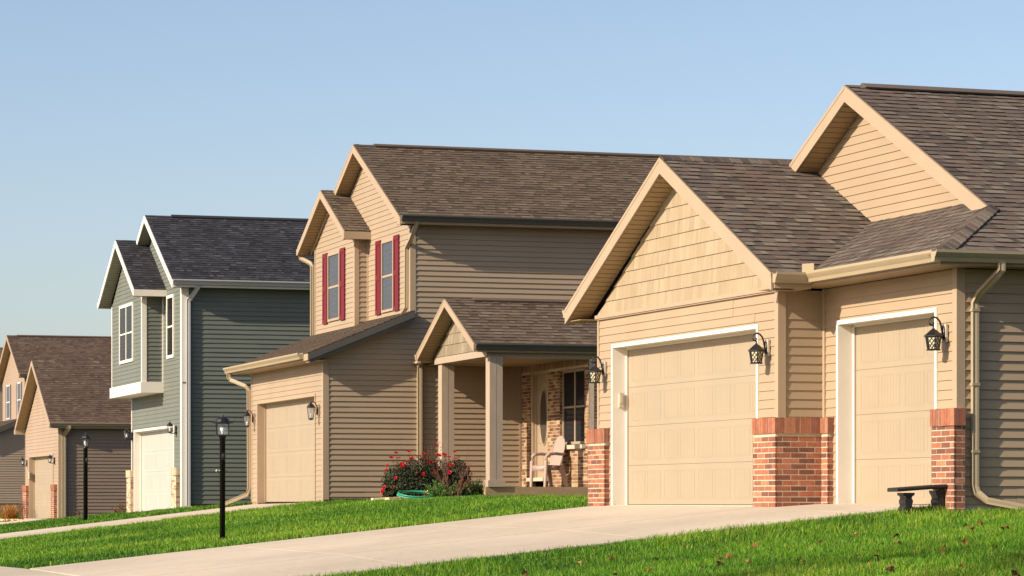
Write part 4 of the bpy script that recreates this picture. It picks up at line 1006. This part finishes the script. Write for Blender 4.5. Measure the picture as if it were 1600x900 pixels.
# ------------------------------------------------------------------ low black bench in front of the narrow garage door
def small_bench():
    p = W(14.56, 30.72, None, .025)
    t = thing('garden_bench', 'small black cast stone bench beside the brick pier and lawn', 'bench', p, R(17.6-4))
    L = .70
    s = MB(); prof = [(-.15, 0), (-.165, .012), (-.165, .03), (-.14, .045), (.14, .045), (.165, .03), (.165, .012), (.15, 0)]
    s.prism([(-L/2, y, .215+z-.018) for y, z in prof], (L, 0, .05))
    for i in range(16): x = -L/2+.03+i*.042; s.box(x, x+.022, -.172, -.16, .212+(x+L/2)*.072, .224+(x+L/2)*.072)
    s.build('seat', 'bench_black', t)
    for x in (-.19, .19):
        l = MB(); zt = .20+x*.07; q = []
        for (w, z) in ((.095, -.06), (.10, .0), (.075, .02), (.055, .045), (.07, .07), (.075, .10), (.05, .125), (.065, .15), (.10, zt-.03), (.11, zt)): q.append((w*.62, z))
        l.prism([(x+w, -.10, z) for w, z in q]+[(x-w, -.10, z) for w, z in q[::-1]], (0, .20, 0))
        l.prism([(x+w*.7, -.115, z) for w, z in q[1:8]]+[(x-w*.7, -.115, z) for w, z in q[1:8][::-1]], (0, .23, 0))
        l.build('leg', 'bench_black', t)
small_bench()

# ------------------------------------------------------------------ planting bed in front of the porch
def H2p(u, v, dz=0.):
    x, y, _ = loc_of(H2, u, v, 0); p = Vector((x, y, 0)); us, vv = p.dot(Us), p.dot(Vs); return (x, y, gz(us, vv)+dz)
def leaf_quad(mb, p, n, size, rnd, tone, asp=.55):
    n = Vector(n).normalized(); a = n.cross(Vector((rnd.uniform(-1, 1), rnd.uniform(-1, 1), rnd.uniform(-1, 1)))).normalized(); b = n.cross(a); p = Vector(p)
    l, w = size, size*asp
    mb.face([p-a*l*.5, p+b*w*.5+n*l*.08, p+a*l*.5, p-b*w*.5+n*l*.08], tone)
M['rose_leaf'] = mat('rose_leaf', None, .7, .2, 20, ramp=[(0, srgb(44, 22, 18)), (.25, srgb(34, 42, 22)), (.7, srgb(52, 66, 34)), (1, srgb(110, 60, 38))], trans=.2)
M['rose_bloom'] = mat('rose_petal', None, .5, .1, 20, ramp=[(0, srgb(140, 10, 20)), (1, srgb(206, 30, 36))], trans=.25)
M['twig'] = mat('dry_twig', srgb(112, 76, 60), .8, .2, 20)
M['conifer'] = mat('evergreen_needle', None, .6, .2, 10, ramp=[(0, srgb(28, 60, 22)), (.5, srgb(64, 118, 44)), (1, srgb(132, 172, 92))], trans=.2)
M['tan_grass'] = mat('tan_ornamental_grass', None, .7, .15, 10, ramp=[(0, srgb(128, 84, 40)), (.5, srgb(176, 124, 66)), (1, srgb(214, 172, 110))], trans=.3)

def rose_bush():
    p0 = H2p(1.22, -2.9); t = thing('rose_bush', 'bushy rose shrub with bright red blooms in front of the porch', 'bush', p0, R(17.6))
    rnd = random.Random(7); mb = MB(); blobs = [(-.42, 0, .36, .34, .34, .34), (-.05, .05, .44, .40, .40, .40), (.36, .1, .42, .40, .36, .36), (.74, 0, .46, .26, .3, .32), (-.10, -.15, .22, .6, .38, .24), (-.62, -.05, .18, .16, .2, .2)]
    surf = []
    for i in range(12500):
        b = rnd.choice(blobs); th = rnd.uniform(0, 6.283); c = rnd.uniform(-1, 1); s = math.sqrt(1-c*c); k = rnd.random()**.35*rnd.choice((1, 1, 1, 1.12))
        d = Vector((s*math.cos(th), s*math.sin(th), c)); p = Vector((b[0]+d.x*b[3]*k, b[1]+d.y*b[4]*k, b[2]+d.z*b[5]*k))
        if p.z < .02: continue
        n = (d+Vector((rnd.uniform(-.9, .9), rnd.uniform(-.9, .9), rnd.uniform(-.4, 1)))).normalized()
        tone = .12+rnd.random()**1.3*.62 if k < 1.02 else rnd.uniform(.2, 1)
        leaf_quad(mb, p, n, rnd.uniform(.036, .07), rnd, tone); 
        if k > .86 and (d.y < .3) and p.z > .12: surf.append((p, d))
    for k in range(26):
        a = rnd.uniform(0, 6.28); x = rnd.uniform(-.55, .7); q = Vector((x, rnd.uniform(-.2, .2), .6)); top = q+Vector((rnd.uniform(-.12, .12), rnd.uniform(-.1, .1), rnd.uniform(.15, .32)))
        mb.tube([q-Vector((0, 0, .3)), q, top], .004, 4, tone=1.)
        for j in range(7): leaf_quad(mb, q.lerp(top, rnd.random())+Vector((rnd.uniform(-.03, .03),)*3), (rnd.uniform(-1, 1), rnd.uniform(-1, 1), 1), .035, rnd, rnd.random())
        surf.append((top, Vector((0, -.3, 1))))
    for (x, z) in ((.22, 1.12), (.30, 1.05), (.36, 1.14), (.14, 1.0)):
        mb.tube([(x*.8, 0, .5), (x, -.03, z)], .004, 4, tone=1.); surf.append((Vector((x, -.03, z)), Vector((0, -.4, 1))))
        for j in range(10): leaf_quad(mb, Vector((x*.9, -.02, .7)).lerp(Vector((x, -.03, z)), rnd.random())+Vector((rnd.uniform(-.05, .05), rnd.uniform(-.05, .05), 0)), (rnd.uniform(-1, 1), -1, 1), .035, rnd, rnd.random())
    mb.build('foliage', 'rose_leaf', t)
    st = MB()
    for k in range(14): a = rnd.uniform(-.5, .6); st.tube([(a*.3, 0, -.03), (a*.7, rnd.uniform(-.1, .1), .25), (a, rnd.uniform(-.15, .15), .55)], .008, 5)
    st.build('stem', 'twig', t)
    bl = MB()
    for ring, rr, n, tilt in ((0, .020, 5, 1.2), (1, .036, 6, .75), (2, .05, 7, .3)):
        for i in range(n):
            a = 6.283*i/n+ring*.5; c, s = math.cos(a), math.sin(a); w = rr*.75; up = math.sin(tilt)*rr; o = math.cos(tilt)*rr
            bl.face([(c*.006, s*.006, 0), (c*o*.7-s*w*.6, s*o*.7+c*w*.6, up*.7), (c*o, s*o, up), (c*o*.7+s*w*.6, s*o*.7-c*w*.6, up*.7)], rnd.random())
    first = None; pts = surf[-30:]; rnd.shuffle(pts); pick = pts[:15]+[surf[rnd.randrange(len(surf)-30)] for _ in range(52)]
    for (p, d) in pick:
        if first is None: first = bl.build('rose_bloom', 'rose_bloom', t); o = first
        else: o = first.copy(); scene.collection.objects.link(o); o.parent = t
        o.location = p+d*.03; dd = (d+Vector((-.2, -.5, .35))).normalized(); o.rotation_euler = dd.to_track_quat('Z', 'Y').to_euler(); k = rnd.uniform(.62, 1.15); o.scale = (k, k, k)
rose_bush()

def evergreen():
    p0 = H2p(1.62, -4.0); t = thing('evergreen_shrub', 'low feathery evergreen shrub between the rose bush and the porch post', 'shrub', p0, R(17.6)); rnd = random.Random(9); mb = MB(); st = MB()
    for (cx, cy, L, n, tone0) in ((-.36, -.10, .40, 90, .55), (.05, .05, .36, 60, .25), (.34, -.02, .42, 110, .10)):
        for i in range(n):
            a = rnd.uniform(0, 6.283); el = rnd.uniform(.1, 1.35); l = L*rnd.uniform(.6, 1.1); d = Vector((math.cos(a)*math.cos(el), math.sin(a)*math.cos(el)*.8, math.sin(el)*.85)); b = Vector((cx, cy, .02)); tip = b+d*l
            st.tube([b, b+d*l*.6, tip], .004, 3)
            for j in range(26):
                q = b.lerp(tip, .2+.8*rnd.random()); nd = (d+Vector((rnd.uniform(-.9, .9), rnd.uniform(-.9, .9), rnd.uniform(-.5, .7)))).normalized(); s = nd.cross(Vector((rnd.uniform(-1, 1), rnd.uniform(-1, 1), 1))).normalized()*.009; e = q+nd*rnd.uniform(.035, .065)
                mb.face([q-s, q+s, e], min(1, max(0, tone0+rnd.uniform(-.25, .35))))
    mb.build('foliage', 'conifer', t); st.build('stem', 'twig', t)
evergreen()

def bare_shrub(name, label, p0, H, spread, n, seed, leaves=0, rz=0.):
    t = thing(name, label, 'shrub', p0, rz); rnd = random.Random(seed); mb = MB(); lf = MB()
    def grow(p, d, l, r, lev):
        pts = [p]; q = Vector(p); dd = Vector(d)
        for k in range(4):
            dd = (dd+Vector((rnd.uniform(-.22, .22), rnd.uniform(-.22, .22), rnd.uniform(-.05, .2)))).normalized(); q = q+dd*l/4; pts.append(q.copy())
        mb.tube(pts, r, 5, scales=[1, .9, .75, .6, .4])
        if lev < 3:
            for j in range(rnd.choice((3, 4))):
                k = rnd.randint(1, 4); a = (dd+Vector((rnd.uniform(-1, 1)*spread, rnd.uniform(-1, 1)*spread, rnd.uniform(-.1, .6)))).normalized(); grow(pts[k], a, l*rnd.uniform(.45, .7), max(.0016, r*.55), lev+1)
        elif leaves:
            for j in range(leaves): leaf_quad(lf, pts[rnd.randint(1, 4)], (rnd.uniform(-1, 1), rnd.uniform(-1, 1), 1), .028, rnd, rnd.random())
    for i in range(n):
        a = 6.283*i/n+rnd.uniform(-.3, .3); grow(Vector((.03*math.cos(a), .03*math.sin(a), -.03)), Vector((math.cos(a)*spread*.75, math.sin(a)*spread*.75, 1)), H*.5, .009, 0)
    mb.build('branch', 'twig', t)
    if leaves: lf.build('foliage', 'leaf', t)
bare_shrub('bare_shrub', 'leafless twiggy shrub in front of the low evergreen', H2p(1.5, -4.3), .95, .75, 6, 12)
bare_shrub('bare_shrub', 'small reddish twiggy shrub by the left brick pier of the low gabled house', loc_of(H4, -.35, 6.3, -.05), .75, .6, 5, 14, 2)
bare_shrub('dry_weed', 'withered brown weed at the foot of the side wall near the tapered lamp post', loc_of(H4, .75, -.35, -.03), .5, .8, 5, 15, 3)
bare_shrub('dry_weed', 'withered brown weed beside the left pale brick pier of the green house', loc_of(H3, -.2, 7.75, -.10), .42, .8, 5, 16, 3)

def tan_grass():
    t = loc_of(H4, -.55, 7.95, -.06); mb = MB(); rnd = random.Random(21)
    for i in range(900):
        a = rnd.uniform(0, 6.283); el = rnd.uniform(.45, 1.5); L = rnd.uniform(.4, .78); d = Vector((math.cos(a)*math.cos(el), math.sin(a)*math.cos(el), math.sin(el))); b = Vector((rnd.gauss(0, .10), rnd.gauss(0, .10), 0)); m = b+d*L*.6; e = b+d*L+Vector((0, 0, -.12*L)); s = d.cross(Vector((0, 0, 1))).normalized()*.006
        tn = rnd.random(); mb.face([b-s, b+s, m+s, m-s], tn); mb.face([m-s, m+s, e], tn)
    o = mb.build('ornamental_grass', 'tan_grass'); o.location = t; tag(o, 'tan fountain of dry ornamental grass in the gravel at the left edge', 'ornamental grass')
tan_grass()

def gravel(name, fn, n, seed, size=(.02, .05)):
    rnd = random.Random(seed); mb = MB()
    for i in range(n):
        x, y, z = fn(rnd); s = rnd.uniform(*size); j = lambda: rnd.uniform(.7, 1.3)*s
        V = [(x+j(), y, z), (x-j(), y, z), (x, y+j(), z), (x, y-j(), z), (x, y, z+j()*.7), (x, y, z-s*.5)]
        mb.mesh(V, [(0, 2, 4), (2, 1, 4), (1, 3, 4), (3, 0, 4), (2, 0, 5), (1, 2, 5), (3, 1, 5), (0, 3, 5)], rnd.random())
    o = mb.build(name, 'gravel'); o['kind'] = 'stuff'; return o
gravel('gravel', lambda r: (lambda a: H2p(.35+1.6*a+r.uniform(-.1, .1), r.uniform(-4.6-.2*a, -3.2-.5*a), .02))(r.random()), 1800, 31, (.018, .04))
gravel('gravel', lambda r: H2p(r.uniform(1.8, 4.6), r.uniform(-4.95, -4.42), .015), 700, 33, (.018, .04))
gravel('gravel', lambda r: loc_of(H4, r.uniform(-1.1, -.12), r.uniform(5.6, 12.0), -.05), 1600, 32, (.03, .07))

def edging_stone(label, u, v, L, rz):
    mb = MB(); rnd = random.Random(int(u*100)); V = []
    for x in (-L/2, L/2):
        for y in (-.10, .10):
            for z in (-.05, .085): V.append((x+rnd.uniform(-.03, .03), y+rnd.uniform(-.02, .02), z+rnd.uniform(-.012, .012)))
    mb.mesh(V, [(0, 1, 3, 2), (4, 6, 7, 5), (0, 4, 5, 1), (2, 3, 7, 6), (0, 2, 6, 4), (1, 5, 7, 3)])
    o = mb.build('edging_stone', 'stone'); o.location = H2p(u, v); o.rotation_euler = (R(2), R(-3), R(rz)); tag(o, label, 'stone', 'edging stones of the rose bed')
edging_stone('long beige edging stone left of the coiled green hose', .62, -3.35, .44, 30)
edging_stone('short beige edging stone at the left end of the rose bed, against the siding', .36, -3.05, .34, 12)

def hose():
    t = thing('garden_hose', 'coiled green garden hose lying on gravel before the rose bush', 'hose', H2p(.90, -3.9, .02), R(17.6)); mb = MB(); rnd = random.Random(3)
    path = []
    for i in range(150):
        a = i/150*6.283*5.0; r = 1+.07*math.sin(a*.7+1)+.05*math.sin(i*.13)
        path.append((.40*r*math.cos(a), .30*r*math.sin(a)+.02*math.sin(a*.37), .012+.010*(i/30)+.006*math.sin(a*2.3)+.20*(r*math.sin(a)*.30+.30)))
    mb.tube(path, .014, 6)
    b = Vector(H2p(.90, -3.9, .02)); pts = []
    for (u, v) in ((1.22, -3.95), (1.5, -4.3), (1.8, -4.5), (2.2, -4.62), (2.6, -4.7), (3.0, -4.75), (3.6, -4.78), (4.3, -4.8), (5.2, -4.8)):
        q = Vector(H2p(u, v, .045))-b; pts.append((q.x*math.cos(R(17.6))+q.y*math.sin(R(17.6)), -q.x*math.sin(R(17.6))+q.y*math.cos(R(17.6)), q.z))
    mb.tube(pts, .014, 6); mb.build('hose_line', 'hose', t, True)
    n = MB(); n.lathe([(.012, 0), (.018, .02), (.012, .05), (.016, .09), (.02, .11)], (0, 0, 0), 8); o = n.build('nozzle', 'brass', t, True); o.location = (.12, -.05, .14); o.rotation_euler = (R(70), R(30), 0)
hose()

# ------------------------------------------------------------------ grass
M['grass'] = mat('grass_blade', None, .55, .12, 1.0, ramp=[(0, srgb(36, 64, 15)), (.35, srgb(65, 112, 21)), (.7, srgb(100, 144, 26)), (.92, srgb(138, 168, 42)), (1, srgb(160, 162, 72))], trans=.28, spec=.25)
rng = np.random.default_rng(5)
def vnoise(x, y, s, seed):
    r = np.random.default_rng(seed); g = r.random((64, 64)); x = x/s; y = y/s
    xi = np.floor(x).astype(int); yi = np.floor(y).astype(int); fx = x-xi; fy = y-yi; fx = fx*fx*(3-2*fx); fy = fy*fy*(3-2*fy)
    G = lambda a, b: g[a % 64, b % 64]
    return (G(xi, yi)*(1-fx)+G(xi+1, yi)*fx)*(1-fy)+(G(xi, yi+1)*(1-fx)+G(xi+1, yi+1)*fx)*fy
def lawn(name, u0, u1, v0, v1, dens, hmin, hmax, wid, excl=(), xlim=(-.22, .22), seed=0, warm=0.):
    n = int((u1-u0)*(v1-v0)*dens); us = rng.uniform(u0, u1, n); vv = rng.uniform(v0, v1, n)
    x = us*Us.x+vv*Vs.x; y = us*Us.y+vv*Vs.y; keep = (x/np.maximum(y, 1) > xlim[0]) & (x/np.maximum(y, 1) < xlim[1])
    for (a, b, c, d) in excl: keep &= ~((us > a) & (us < b) & (vv > c) & (vv < d))
    us, vv, x, y = us[keep], vv[keep], x[keep], y[keep]; n = len(us); z = ground_z(us, vv)
    nz = vnoise(us, vv, .9, seed+1); nf = vnoise(us, vv, .22, seed+2); nb = vnoise(us, vv, 3.2, seed+3)
    h = (hmin+(hmax-hmin)*rng.random(n)**1.5)*(.45+.75*nf+.4*nz); a = rng.uniform(0, 6.283, n); lean = rng.uniform(.1, .75, n)*h; w = wid*rng.uniform(.6, 1.2, n)
    lx, ly = np.cos(a)*lean, np.sin(a)*lean; b = rng.uniform(0, 6.283, n); sx, sy = np.cos(b)*w/2, np.sin(b)*w/2
    V = np.empty((n, 5, 3))
    V[:, 0] = np.stack([x-sx, y-sy, z-.01], 1); V[:, 1] = np.stack([x+sx, y+sy, z-.01], 1)
    V[:, 2] = np.stack([x+sx*.8+lx*.4, y+sy*.8+ly*.4, z+h*.6], 1); V[:, 3] = np.stack([x-sx*.8+lx*.4, y-sy*.8+ly*.4, z+h*.6], 1)
    V[:, 4] = np.stack([x+lx, y+ly, z+h*(1-.15*lean/h)], 1)
    idx = np.arange(n)[:, None]*5; loops = np.concatenate([idx+np.array([[0, 1, 2, 3]]), idx+np.array([[3, 2, 4]])], 1).ravel()
    tot = np.tile([4, 3], n); start = np.concatenate([[0], np.cumsum(tot)[:-1]])
    me = bpy.data.meshes.new(name); me.vertices.add(n*5); me.vertices.foreach_set('co', V.ravel()); me.loops.add(n*7); me.loops.foreach_set('vertex_index', loops.astype(np.int32))
    me.polygons.add(n*2); me.polygons.foreach_set('loop_start', start.astype(np.int32)); me.polygons.foreach_set('loop_total', tot.astype(np.int32))
    me.materials.append(M['grass']); at = me.attributes.new('tone', 'FLOAT', 'FACE')
    tone = np.clip(-.02+warm+.40*nb+.30*nz+.22*nf+rng.normal(0, .2, n)+(rng.random(n) < .05)*.45, 0, 1); at.data.foreach_set('value', np.repeat(tone, 2).astype(np.float32))
    me.update(calc_edges=True); me.validate()
    o = bpy.data.objects.new(name, me); scene.collection.objects.link(o); o['kind'] = 'stuff'; return o
lawn('lawn_grass', 5.97, 14.0, 12, 30.96, 3000, .03, .08, .006, seed=10, warm=.10)
lawn('lawn_grass', 14.0, 18.0, 17, 30.93, 2600, .03, .08, .006, excl=[(14.86, 15.3, 30.3, 31)], seed=10, warm=.10)
lawn('lawn_grass', 5.97, 15.0, 40.14, 59.96, 900, .05, .085, .010, excl=[(14.75, 15.1, 58.9, 61)], xlim=(-.22, .06), seed=20, warm=.02)
lawn('lawn_grass', 15.0, 17.2, 44, 55.6, 900, .05, .085, .010, xlim=(-.22, .06), seed=20, warm=.02)
lawn('lawn_grass', 5.97, 14.95, 66.05, 75.55, 600, .05, .085, .014, xlim=(-.22, 0), seed=30)
lawn('lawn_grass', 14.95, 18, 66.3, 75.6, 400, .05, .085, .014, xlim=(-.22, 0), seed=30)
lawn('lawn_grass', 5.97, 16.4, 81.45, 104.5, 300, .05, .085, .018, xlim=(-.22, -.06), seed=40)
lawn('lawn_grass', 5.97, 17.5, 110.5, 133.8, 200, .05, .085, .022, xlim=(-.22, -.1), seed=50)
lawn('verge_grass', 1.3, 4.45, 20, 75, 400, .05, .08, .010, excl=[(0, 9, 30.3, 40.8), (0, 9, 59.3, 66.7)], xlim=(-.25, .1), seed=60)

# ------------------------------------------------------------------ unseen tree added across the road so its crown shades the near lawn's edge
M['bark'] = mat('bark', srgb(84, 70, 58), .9, .3, 8, bump=.6, bscale=30)
M['tree_leaf'] = mat('tree_leaf', None, .6, .15, 3, ramp=[(0, srgb(70, 82, 24)), (.6, srgb(120, 108, 34)), (1, srgb(170, 118, 40))], trans=.3)
def added_shade_tree(us, vv):
    t = thing('added_shade_tree', 'unseen leafy tree added on the far verge to shade the near lawn edge', 'tree', W(us, vv), 0); rnd = random.Random(50); tr = MB(); cr = MB(); tips = []
    def grow(p, d, l, r, lev):
        pts = [Vector(p)]; dd = Vector(d)
        for k in range(4): dd = (dd+Vector((rnd.uniform(-.15, .15), rnd.uniform(-.15, .15), .08))).normalized(); pts.append(pts[-1]+dd*l/4)
        tr.tube(pts, r, 7, scales=[1, .9, .8, .7, .6])
        if lev >= 3: tips.extend(pts[2:]); return
        for j in range(4 if lev else 6):
            a = rnd.uniform(0, 6.283); grow(pts[rnd.randint(2, 4)], (dd*.7+Vector((math.cos(a), math.sin(a), rnd.uniform(0, .5)))*.75).normalized(), l*rnd.uniform(.5, .65), r*.5, lev+1)
    grow((0, 0, -.2), (0, 0, 1), 8.6, .2, 0)
    for p in tips:
        for j in range(12): leaf_quad(cr, p+Vector((rnd.gauss(0, .38), rnd.gauss(0, .38), rnd.gauss(0, .32))), (rnd.uniform(-1, 1), rnd.uniform(-1, 1), 1), rnd.uniform(.12, .2), rnd, rnd.random(), .7)
    tr.build('trunk', 'bark', t, True); cr.build('crown', 'tree_leaf', t)
added_shade_tree(-9.6, 16.6)

# ------------------------------------------------------------------ fallen leaves
def leaf_mesh(k):
    rnd = random.Random(k); mb = MB(); pts = []; lob = 5; n = 20
    for i in range(n):
        a = 6.283*i/n; r = .028+.026*abs(math.cos(a*lob/2))**1.5+rnd.uniform(-.004, .004); pts.append((r*math.cos(a), r*math.sin(a), .018*math.sin(a*2+k)+rnd.uniform(-.004, .006)))
    t = (.2, .5, .8)[k % 3]
    for i in range(n): mb.face([(0, 0, 0), pts[i], pts[(i+1) % n]], t+rnd.uniform(-.06, .06))
    mb.tube([(0, 0, 0), (-.05, .01, .006)], .002, 4, tone=.1)
    return mb
labels = ['dark red fallen leaf lying on the near lawn', 'orange brown fallen leaf lying on the near lawn', 'yellowish tan fallen leaf lying on the near lawn']
protos = []; rl = random.Random(77)
for i in range(66):
    k = i % 3
    while True:
        px = rl.uniform(560, 1600); d = rl.uniform(19.5, 31.5); x = (px-800)/4700*d; us, vv = x*Us.x+d*Us.y, x*Vs.x+d*Vs.y
        if 6.2 < us < 14.6 and vv < 30.5: break
    if i < 3: o = leaf_mesh(i).build('fallen_leaf', 'leaf'); protos.append(o)
    else: o = protos[k].copy(); scene.collection.objects.link(o)
    o.location = W(us, vv, None, rl.uniform(.045, .075)); s = rl.uniform(.45, 1.0); o.scale = (s, s, s); o.rotation_euler = (rl.uniform(-.7, .7), rl.uniform(-.7, .7), rl.uniform(0, 6.28))
    tag(o, labels[k], 'leaf', 'fallen leaves on the near lawn')
